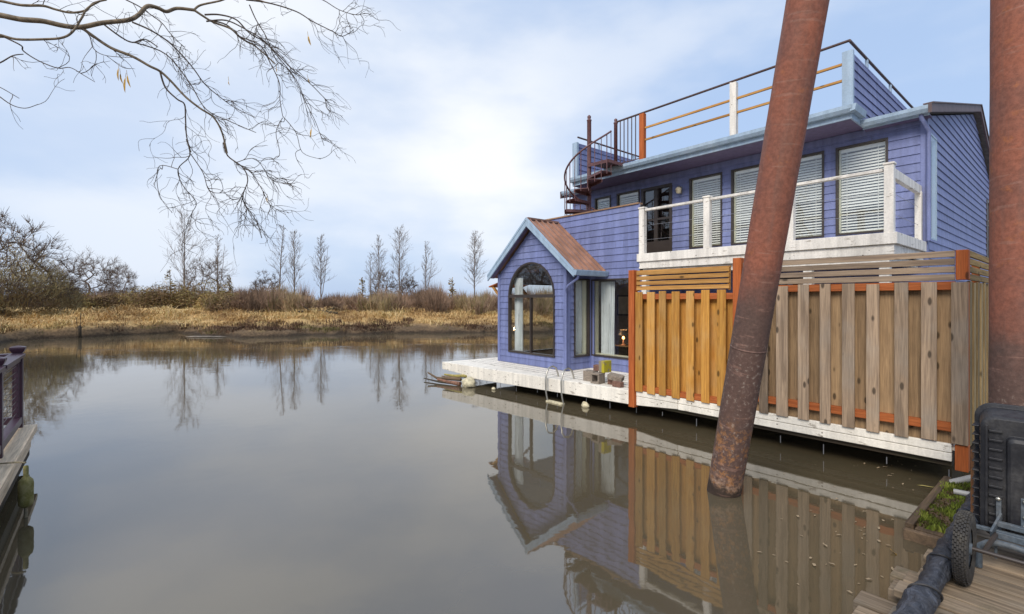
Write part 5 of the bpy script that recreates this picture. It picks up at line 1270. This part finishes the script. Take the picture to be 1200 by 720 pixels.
def wheel(ax, ab, label=None):
    r_, w_ = .192, .066; c = (ax, ab, .452 + r_); m1 = MB()
    m1.lathe([(r_ - .085, -w_ / 2 + .012), (r_ - .055, -w_ / 2), (r_ - .02, -w_ / 2 + .004), (r_ - .008, -w_ / 2 + .02), (r_ - .005, 0), (r_ - .008, w_ / 2 - .02), (r_ - .02, w_ / 2 - .004), (r_ - .055, w_ / 2), (r_ - .085, w_ / 2 - .012)], c, 'x', 36)
    for k in range(46):
        for j in range(6):
            q = 2 * math.pi * (k + .5 * (j % 2) + rnd.uniform(-.08, .08)) / 46; u = -w_ / 2 + .009 + j * (w_ - .018) / 5; rr = r_ - (.004 if 0 < j < 5 else .014); h_ = .012
            cq, sq = math.cos(q), math.sin(q); t1 = (0, -sq, cq); P_ = lambda du, dt, dr: (c[0] + u + du, c[1] + (rr + dr) * cq - dt * sq, c[2] + (rr + dr) * sq + dt * cq)
            vv = [P_(du, dt, dr) for dr in (-.012, 0.006) for du, dt in ((-.0043, -.009), (.0043, -.009), (.0043, .009), (-.0043, .009))]
            m1.add(vv, [(4, 5, 6, 7), (0, 1, 5, 4), (1, 2, 6, 5), (2, 3, 7, 6), (3, 0, 4, 7)], .5)
    wh = bpy.data.objects.new('wheel', None)
    m2 = MB(); m2.lathe([(0, -.03), (.03, -.03), (.03, -.01), (r_ - .10, -.01), (r_ - .08, -w_ / 2 + .015), (r_ - .08, w_ / 2 - .015), (r_ - .10, .01), (.03, .01), (.03, .03), (0, .03)], c, 'x', 28)
    wo_ = m2.build('wheel', 'steelblue', ct, of); m1.build('tyre', 'tyre', wo_, of)
    bpy.data.objects.remove(wh)
wheel(CA + .025, CB - .46); wheel(CA + .80, CB - .45)
mb = MB(); mb.tube([(CA + .0, CB - .45, .645), (CA + .80, CB - .45, .645)], .012, 8); mb.tube([(CA + .1, CB - .45, .645), (CA + .12, CB - .15, .655)], .012, 8); mb.tube([(CA + .6, CB - .45, .645), (CA + .6, CB - .15, .645)], .012, 8); mb.build('axle', 'bronze', ct, of)
t, of = hthing('rusty_stake', 'thin rusty stake standing at the left edge of the cart', 'stake', CA - .03, CB + .26, .45)
mb = MB(); mb.box(CA - .035, CA - .022, CB + .25, CB + .28, .453, 1.02); mb.build('bar', plain('rusty_bar', (.27, .12, .05), .9, 0, .3, 20), t, of)

# ------------------------------------------------------------------ neighbour's dock at the left
ldk, of = hthing('neighbour_dock', 'neighbouring float with a tan edge board at the left', 'dock', -1, -8.5, .2)
mb = MB(); b = -10.9
while b < -7.86: mb.box(-3.24, 2.6, b, b + .14, .40, .455, rnd.random()); b += .148
mb.build('planks', 'plank', ldk, of, .004)
mb = MB(); mb.box(-3.30, 2.6, -7.86, -7.60, .39, .468, .5); mb.box(-3.30, -3.245, -10.9, -7.865, .39, .46, .4); mb.build('edge_board', 'tanwood', ldk, of, .006)
mb = MB(); mb.box(-3.2, 2.6, -7.70, -7.66, .12, .385, .3); mb.box(-3.2, -3.15, -10.9, -7.7, .12, .385, .3); mb.box(-3.1, 2.5, -10.8, -7.9, -.4, .30, .2); mb.build('skirt', 'darkwood', ldk, of)
mb = MB(); mb.box(-3.0, 2.6, -7.655, -7.63, .26, .32, .5); mb.build('rub_strip', 'tanwood', ldk, of)
rl, of = hthing('deck_railing', 'plum painted railing with wire infill on the neighbouring float', 'railing', -2.2, -7.74, .47)
for (a, b) in ((-3.20, -7.76), (-1.72, -7.76), (-.24, -7.76), (-3.20, -9.4)):
    mb = MB(); mb.box(a - .045, a + .045, b - .045, b + .045, .46, 1.37); pst = mb.build('post', 'purple', rl, of, .006)
    mb = MB(); mb.prism([(a + sx_ * .068, b + sy_ * .068) for sx_, sy_ in ((-1, -1), (1, -1), (1, 1), (-1, 1))], 'z', 1.415, 1.435)
    lo4 = [(a + sx_ * .05, b + sy_ * .05, 1.371) for sx_, sy_ in ((-1, -1), (1, -1), (1, 1), (-1, 1))]; hi4 = [(a + sx_ * .068, b + sy_ * .068, 1.414) for sx_, sy_ in ((-1, -1), (1, -1), (1, 1), (-1, 1))]
    mb.add(lo4 + hi4, [(0, 1, 2, 3)[::-1], (4, 5, 6, 7), (0, 1, 5, 4), (1, 2, 6, 5), (2, 3, 7, 6), (3, 0, 4, 7)])
    mb.add([(a + sx_ * .066, b + sy_ * .066, 1.436) for sx_, sy_ in ((-1, -1), (1, -1), (1, 1), (-1, 1))] + [(a, b, 1.455)], [(0, 1, 4), (1, 2, 4), (2, 3, 4), (3, 0, 4)]); mb.build('post_cap', 'purple', pst, of, .003)
mb = MB()
for (a0, a1) in ((-3.154, -1.768), (-1.672, -.288)):
    mb.mark(); mb.box(a0, a1, -7.83, -7.69, 1.325, 1.36); mb.box(a0, a1, -7.79, -7.73, 1.265, 1.322); mb.box(a0, a1, -7.80, -7.72, .52, .60)
    for u in (a0 + .05, a1 - .05): mb.box(u - .02, u + .02, -7.78, -7.74, .602, 1.262)
mb.mark(); mb.box(-3.27, -3.13, -9.35, -7.81, 1.325, 1.36); mb.box(-3.24, -3.16, -9.35, -7.81, .52, .60); mb.build('rail', 'purple', rl, of, .004)
mb = MB()
for z in np.linspace(.66, 1.22, 9):
    mb.tube([(-3.154, -7.76, z), (-.288, -7.76, z)], .0035, 5); mb.tube([(-3.20, -9.35, z), (-3.20, -7.81, z)], .0035, 5)
mb.build('wire', 'bronze', rl, of)
fn_, of = hthing('boat_fender', 'mossy old fender hanging on a rope from the left float', 'fender', -1.22, -7.52, .1)
m, t, p = newmat('mossy_fender'); g = NT(t); n1 = g.noise(g.obj(), 14., 6, .65); setp(t, p, g.mix(g.mr(n1, .38, .62), (.16, .145, .035), (.28, .25, .11)), .95, g.bump(n1, .8, .02)); M['mossyf'] = m
mb = MB(); mb.lathe([(r_ * .66, h_ * .66) for r_, h_ in [(0, -.02), (.04, -.015), (.075, .02), (.082, .08), (.08, .2), (.083, .30), (.075, .36), (.045, .40), (.028, .42), (.03, .52), (.026, .56), (0, .57)]], (-1.22, -7.51, .10), seg=18); fe = mb.build('body', 'mossyf', fn_, of)
mb = MB(); mb.tube([(-1.22, -7.51, .50), (-1.25, -7.57, .51), (-1.4, -7.70, .485), (-1.55, -7.76, .58)], .008, 6); mb.tube([(-1.22, -7.51, .09), (-1.21, -7.51, -.02)], .014, 6); mb.build('rope', 'rope', fn_, of)

# ------------------------------------------------------------------ floating leaves
def leaf_mesh(L, w_):
    mb = MB(); vs = [(-L / 2, 0, .004), (-L * .15, w_ / 2, .010), (L * .3, w_ * .35, .006), (L / 2, 0, .012), (L * .3, -w_ * .35, .005), (-L * .15, -w_ / 2, .009)]
    mb.add(vs, [(0, 1, 5), (1, 2, 4, 5), (2, 3, 4)], .5); return mb
lb_ = plain('pale_leaf', (.33, .25, .155), .8, 0, .4, 3.)
proto = tag(leaf_mesh(.055, .022).build('floating_leaf', lb_), 'small pale dead leaf floating on the water below the fence', 'leaf', 'dead leaves floating by the fence')
spots = [(1013, 600), (955, 605), (1037, 548), (1046, 556), (1057, 545), (1068, 552), (1066, 562), (1075, 560), (1058, 568), (1029, 549), (1013, 544), (1052, 541), (1085, 571), (1070, 575), (1046, 610), (1035, 611), (1030, 635), (1064, 655), (1003, 612), (983, 628), (967, 640), (935, 606), (916, 609), (996, 695), (1012, 650), (1046, 668), (1018, 680), (1060, 630), (890, 648), (1030, 620), (975, 662), (950, 655), (1085, 585), (1041, 640)]
spots += [(rnd.uniform(900, 1085), 545 + 160 * rnd.random() ** 1.6) for _ in range(34)]
spots = [q for q in spots if q[0] < 1075 - max(0, q[1] - 600) * .28]
for i, (px, py) in enumerate(spots):
    Yd = FPX * 2 / (py - 352); o = proto if i == 0 else dup(proto)
    big = 1. if i < 34 else .55
    o.location = ((px - 600) / FPX * Yd, Yd, .002); s_ = rnd.uniform(.45, 1.05) * big; o.scale = (s_, s_, s_); o.rotation_euler = (0, 0, rnd.uniform(0, 6.3))
o = tag(leaf_mesh(.075, .034).build('yellow_leaf', plain('yellow_leaf', (.65, .36, .03), .6)), 'bright yellow leaf floating among the pale ones', 'leaf'); Yd = FPX * 2 / (649 - 352); o.location = ((1047 - 600) / FPX * Yd, Yd, .004); o.rotation_euler = (R(30), R(-25), 1.9)
o = tag(leaf_mesh(.16, .02).build('floating_twig', plain('twig', (.5, .42, .14), .8)), 'long pale yellow blade floating near the mossy ledge', 'twig'); Yd = FPX * 2 / (571 - 352); o.location = ((1085 - 600) / FPX * Yd, Yd, .004); o.rotation_euler = (0, 0, -.5)

# ------------------------------------------------------------------ curly willow overhead
wt = thing('curly_willow_tree', 'bare curly willow with twisting branches overhanging the water at left', 'tree', (-8.7, 2.6, .6))
WO = Vector((-8.7, 2.6, .6)); wr = np.random.default_rng(21)
def wp(px, py, Y): return np.array(pix(px, py, Y)) - np.array(WO)
def smooth_path(pts, k=5):
    P = [pts[0]] + list(pts) + [pts[-1]]; out = []
    for i in range(1, len(P) - 2):
        for s_ in np.linspace(0, 1, k, endpoint=False):
            a, b, c, d = P[i - 1], P[i], P[i + 1], P[i + 2]
            out.append(.5 * ((2 * b) + (-a + c) * s_ + (2 * a - 5 * b + 4 * c - d) * s_ ** 2 + (-a + 3 * b - 3 * c + d) * s_ ** 3))
    out.append(pts[-1]); return out
mains = []   # (path, r0, r1, twig density)
def main(pts, Y0, Y1, r0, r1, dens=1., sc_=1., oxy=(0, 0), t0=.15):
    n = len(pts); mains.append((smooth_path([wp(x_ * sc_ + oxy[0], y_ * sc_ + oxy[1], Y0 + (Y1 - Y0) * i / (n - 1)) for i, (x_, y_) in enumerate(pts)]), r0, r1, dens, t0))
q4 = .25; z8 = 1 / 2.57; o8 = (160, 0)
main([(-60, 66), (0, 72), (100, 92), (200, 100), (300, 122), (380, 128), (480, 108), (600, 95), (650, 70), (690, 30), (740, 38), (780, 55), (830, 40), (910, 48)], 5.2, 6.0, .031, .019, .25, q4)
main([(910, 48), (940, 25), (1030, 5), (1120, -20), (1260, 16)], 6.0, 6.2, .013, .008, .5, q4)
main([(910, 48), (950, 75), (1000, 105), (1080, 135), (1130, 180), (1200, 220), (1290, 300)], 6.0, 6.3, .015, .008, .7, q4)
main([(380, 128), (430, 165), (520, 225), (620, 265), (700, 310), (750, 335), (800, 380), (870, 455), (940, 510), (1000, 550), (1040, 620), (1065, 720)], 5.55, 6.2, .018, .010, .45, q4)
main([(262, 430), (275, 470), (320, 505), (335, 545), (320, 600), (360, 665), (378, 718)], 6.2, 6.35, .010, .004, 2.6, z8, o8)
main([(320, 505), (345, 520), (380, 575), (400, 615), (450, 648)], 6.25, 6.4, .006, .003, 2.4, z8, o8); main([(300, 490), (360, 480), (410, 545), (478, 553)], 6.2, 6.4, .005, .003, 2., z8, o8)
main([(480, 110), (560, 170), (620, 200), (680, 185), (740, 222)], 5.65, 5.8, .010, .006, .8, q4)
main([(620, 105), (700, 140), (780, 190), (840, 245), (905, 320), (960, 395), (1030, 455), (1100, 505), (1200, 555)], 5.8, 6.3, .011, .004, 1.5, q4)
main([(750, 335), (775, 410), (830, 465), (865, 490), (870, 560), (875, 640), (895, 715)], 5.9, 6.1, .011, .007, .6, q4)
main([(150, 420), (160, 470), (125, 510), (140, 560), (180, 610), (165, 650), (195, 675)], 6.1, 6.2, .007, .003, 1.8, z8, o8)
main([(125, 510), (70, 500), (62, 550), (75, 600), (108, 642)], 6.1, 6.3, .005, .003, .6, z8, o8); main([(160, 460), (200, 520), (220, 575), (270, 580), (300, 560)], 6.1, 6.2, .006, .003, 1.6, z8, o8)
main([(-60, 160), (0, 165), (80, 185), (200, 185), (290, 178), (340, 150), (380, 90), (410, 40), (470, 5)], 5.0, 5.3, .014, .009, .4, q4)
main([(-60, 0), (0, 5), (100, 25), (200, 28), (260, 45), (330, 60), (400, 50), (440, 15), (500, 0)], 5.4, 5.7, .017, .009, .6, q4)
main([(20, 175), (100, 215), (110, 240), (180, 285), (270, 320), (330, 318), (390, 352), (445, 385)], 5.1, 5.3, .008, .003, .35, q4)
main([(-60, 310), (0, 295), (60, 262), (110, 255)], 5.0, 5.1, .008, .005, .3, q4); main([(-80, 380), (0, 410), (90, 462)], 4.8, 4.9, .005, .003, .2, q4); main([(-40, 420), (0, 455), (60, 495), (120, 508), (178, 490)], 4.8, 4.9, .006, .003, .2, q4)
main([(590, 0), (650, 30), (700, 65), (760, 110), (800, 160), (860, 220)], 5.9, 6.1, .008, .004, 1.2, q4); main([(380, 128), (420, 170), (440, 230), (500, 262), (640, 272)], 5.5, 5.6, .006, .003, .6, q4)
main([(215, 60), (270, 75), (310, 110), (370, 135), (400, 185), (430, 250), (432, 300), (440, 350)], 6.1, 6.4, .010, .004, 1.25, z8, o8)
main([(205, 45), (250, 45), (300, 60), (340, 100), (390, 130), (430, 170), (470, 210), (520, 250), (560, 290), (580, 310)], 6.05, 6.5, .011, .004, 1.25, z8, o8)
main([(210, 65), (270, 62), (330, 90), (380, 120), (420, 165), (480, 240), (510, 310), (540, 370), (565, 440)], 6.05, 6.5, .010, .003, 1.25, z8, o8)
main([(330, 0), (400, 10), (480, 35), (530, 65), (590, 95), (620, 110), (655, 90)], 6.2, 6.5, .010, .004, 1.4, z8, o8); main([(500, -20), (560, 0), (610, 30), (660, 45), (688, 40)], 6.3, 6.5, .007, .003, 1.2, z8, o8)
main([(440, 350), (480, 400), (500, 460), (555, 480)], 6.4, 6.5, .005, .003, 1., z8, o8); main([(440, 355), (420, 400), (430, 470), (380, 480)], 6.4, 6.5, .005, .003, .5, z8, o8); main([(340, 15), (360, 60), (390, 110), (420, 180), (460, 215), (500, 290), (520, 370)], 6.2, 6.5, .008, .003, 1.25, z8, o8)
main([(0, 130), (90, 165), (160, 250), (210, 330), (290, 370), (360, 400)], 5.8, 6.0, .008, .004, .9, 1 / 2.57, o8)
limb = MB(); crown = MB()
for pth, r0, r1, dens, t0 in mains:
    n = len(pth); rad = [r0 + (r1 - r0) * (i / (n - 1)) for i in range(n)]
    (limb if r0 > .012 else crown).tube(pth, rad, 8 if r0 > .012 else 5, wr.uniform(.3, .7))
def curl_twig(p, d, L, r0, depth=0):
    n = max(5, int(L / .045)); pts = [p]; step = L / n; ax = perp(d, wr); ph = wr.uniform(0, 6.3); fr2 = wr.uniform(.55, 1.1); amp = wr.uniform(.28, .58)
    drift = np.array([.05, .0, -.085])
    for i in range(n):
        d = rot_about(d, ax, amp * math.sin(ph + i * fr2)); ax = rot_about(ax, d, wr.normal(0, .35)); d = d + drift * (.6 if depth == 0 else .4) + wr.normal(size=3) * .05; d /= np.linalg.norm(d); p = p + d * step; pts.append(p)
    crown.tube(pts, [max(.0019, r0 * (1 - .65 * i / n)) for i in range(n + 1)], 3, wr.uniform(.3, .7), False)
    if depth < 2:
        for k in range(wr.integers(1, 4) if depth == 0 else wr.integers(0, 2)):
            i = wr.integers(1, n); dd = rot_about((pts[i + 1] - pts[i]) / step if i < n else d, perp(d, wr), R(wr.uniform(20, 60))); curl_twig(pts[i], dd, L * wr.uniform(.35, .75), r0 * .75, depth + 1)
for pth, r0, r1, dens, t0 in mains:
    n = len(pth); Ltot = sum(np.linalg.norm(pth[i + 1] - pth[i]) for i in range(n - 1)); m_ = int(Ltot * 6.6 * dens) + 1
    for k in range(m_):
        i = int(wr.uniform(.12, .99) * (n - 1)); d = pth[i + 1] - pth[i]; d = d / np.linalg.norm(d); dd = rot_about(d, perp(d, wr), R(wr.uniform(20, 70)))
        dd = dd * np.array([1, .6, 1]); dd /= np.linalg.norm(dd); curl_twig(pth[i], dd, wr.uniform(.20, .62) * (1 if dens > .5 else .8), wr.uniform(.0034, .0052))
limb.build('limb', 'willowlimb', wt); crown.build('crown', 'willow', wt)
trk = MB(); tp_ = np.array([.25, .35, 3.6])
trk.tube([(0, 0, -.5), (.02, .05, .8), (.12, .12, 2.0), tuple(tp_), (.6, .9, 4.2)], [.20, .16, .14, .115, .06], 12)
for pth, r0, r1, dens, t0 in mains:
    s_ = pth[0]; w0 = s_ + np.array(WO)
    if w0[0] / w0[1] < -1.04 :
        a = tp_ + np.array([0, 0, -wr.uniform(0, .7)]); mid = (a + s_) / 2 + np.array([wr.normal(0, .12), wr.normal(0, .1), wr.uniform(-.25, .1)]); trk.tube(smooth_path([a, mid, s_], 6), [max(r0 * 1.7, .02)] * 6 + [max(r0 * 1.2, .012)] * 6 + [r0], 7)
trk.build('trunk', 'willowlimb', wt)
def dead_leaf(px, py, Y, L, ang, lab=None):
    mb = MB(); c = wp(px, py, Y); d = np.array([math.sin(ang) * .5, .12, -math.cos(ang)]); d /= np.linalg.norm(d); u = np.cross(d, np.array([.3, 1., 0])); u /= np.linalg.norm(u); v = np.cross(d, u)
    vs = []
    for f, w_ in ((0, .1), (.2, .8), (.5, 1.), (.8, .6), (1., .05)):
        p = c + d * L * f + v * .012 * math.sin(f * 3); vs += [p - u * w_ * L * .11, p + v * L * .035 * w_, p + u * w_ * L * .11]
    mb.add(vs, [(i * 3 + j, i * 3 + j + 1, (i + 1) * 3 + j + 1, (i + 1) * 3 + j) for i in range(4) for j in range(2)], .5, True); mb.tube([c, c - d * .05 + u * .01], .0025, 4)
    mb.build('dead_leaf', 'leafy', wt)
for a_ in ((139, 80, 5.5, .14, -.15), (141, 86, 5.52, .12, .35), (147, 91, 5.5, .17, -.2), (149, 88, 5.48, .14, .4), (361, 42, 6.4, .13, .5), (365, 151, 6.4, .12, -.2), (324, 80, 6.3, .06, .3), (313, 232, 6.3, .07, .2), (268, 95, 6.1, .06, .4), (361, 92, 6.4, .07, .7)): dead_leaf(*a_)
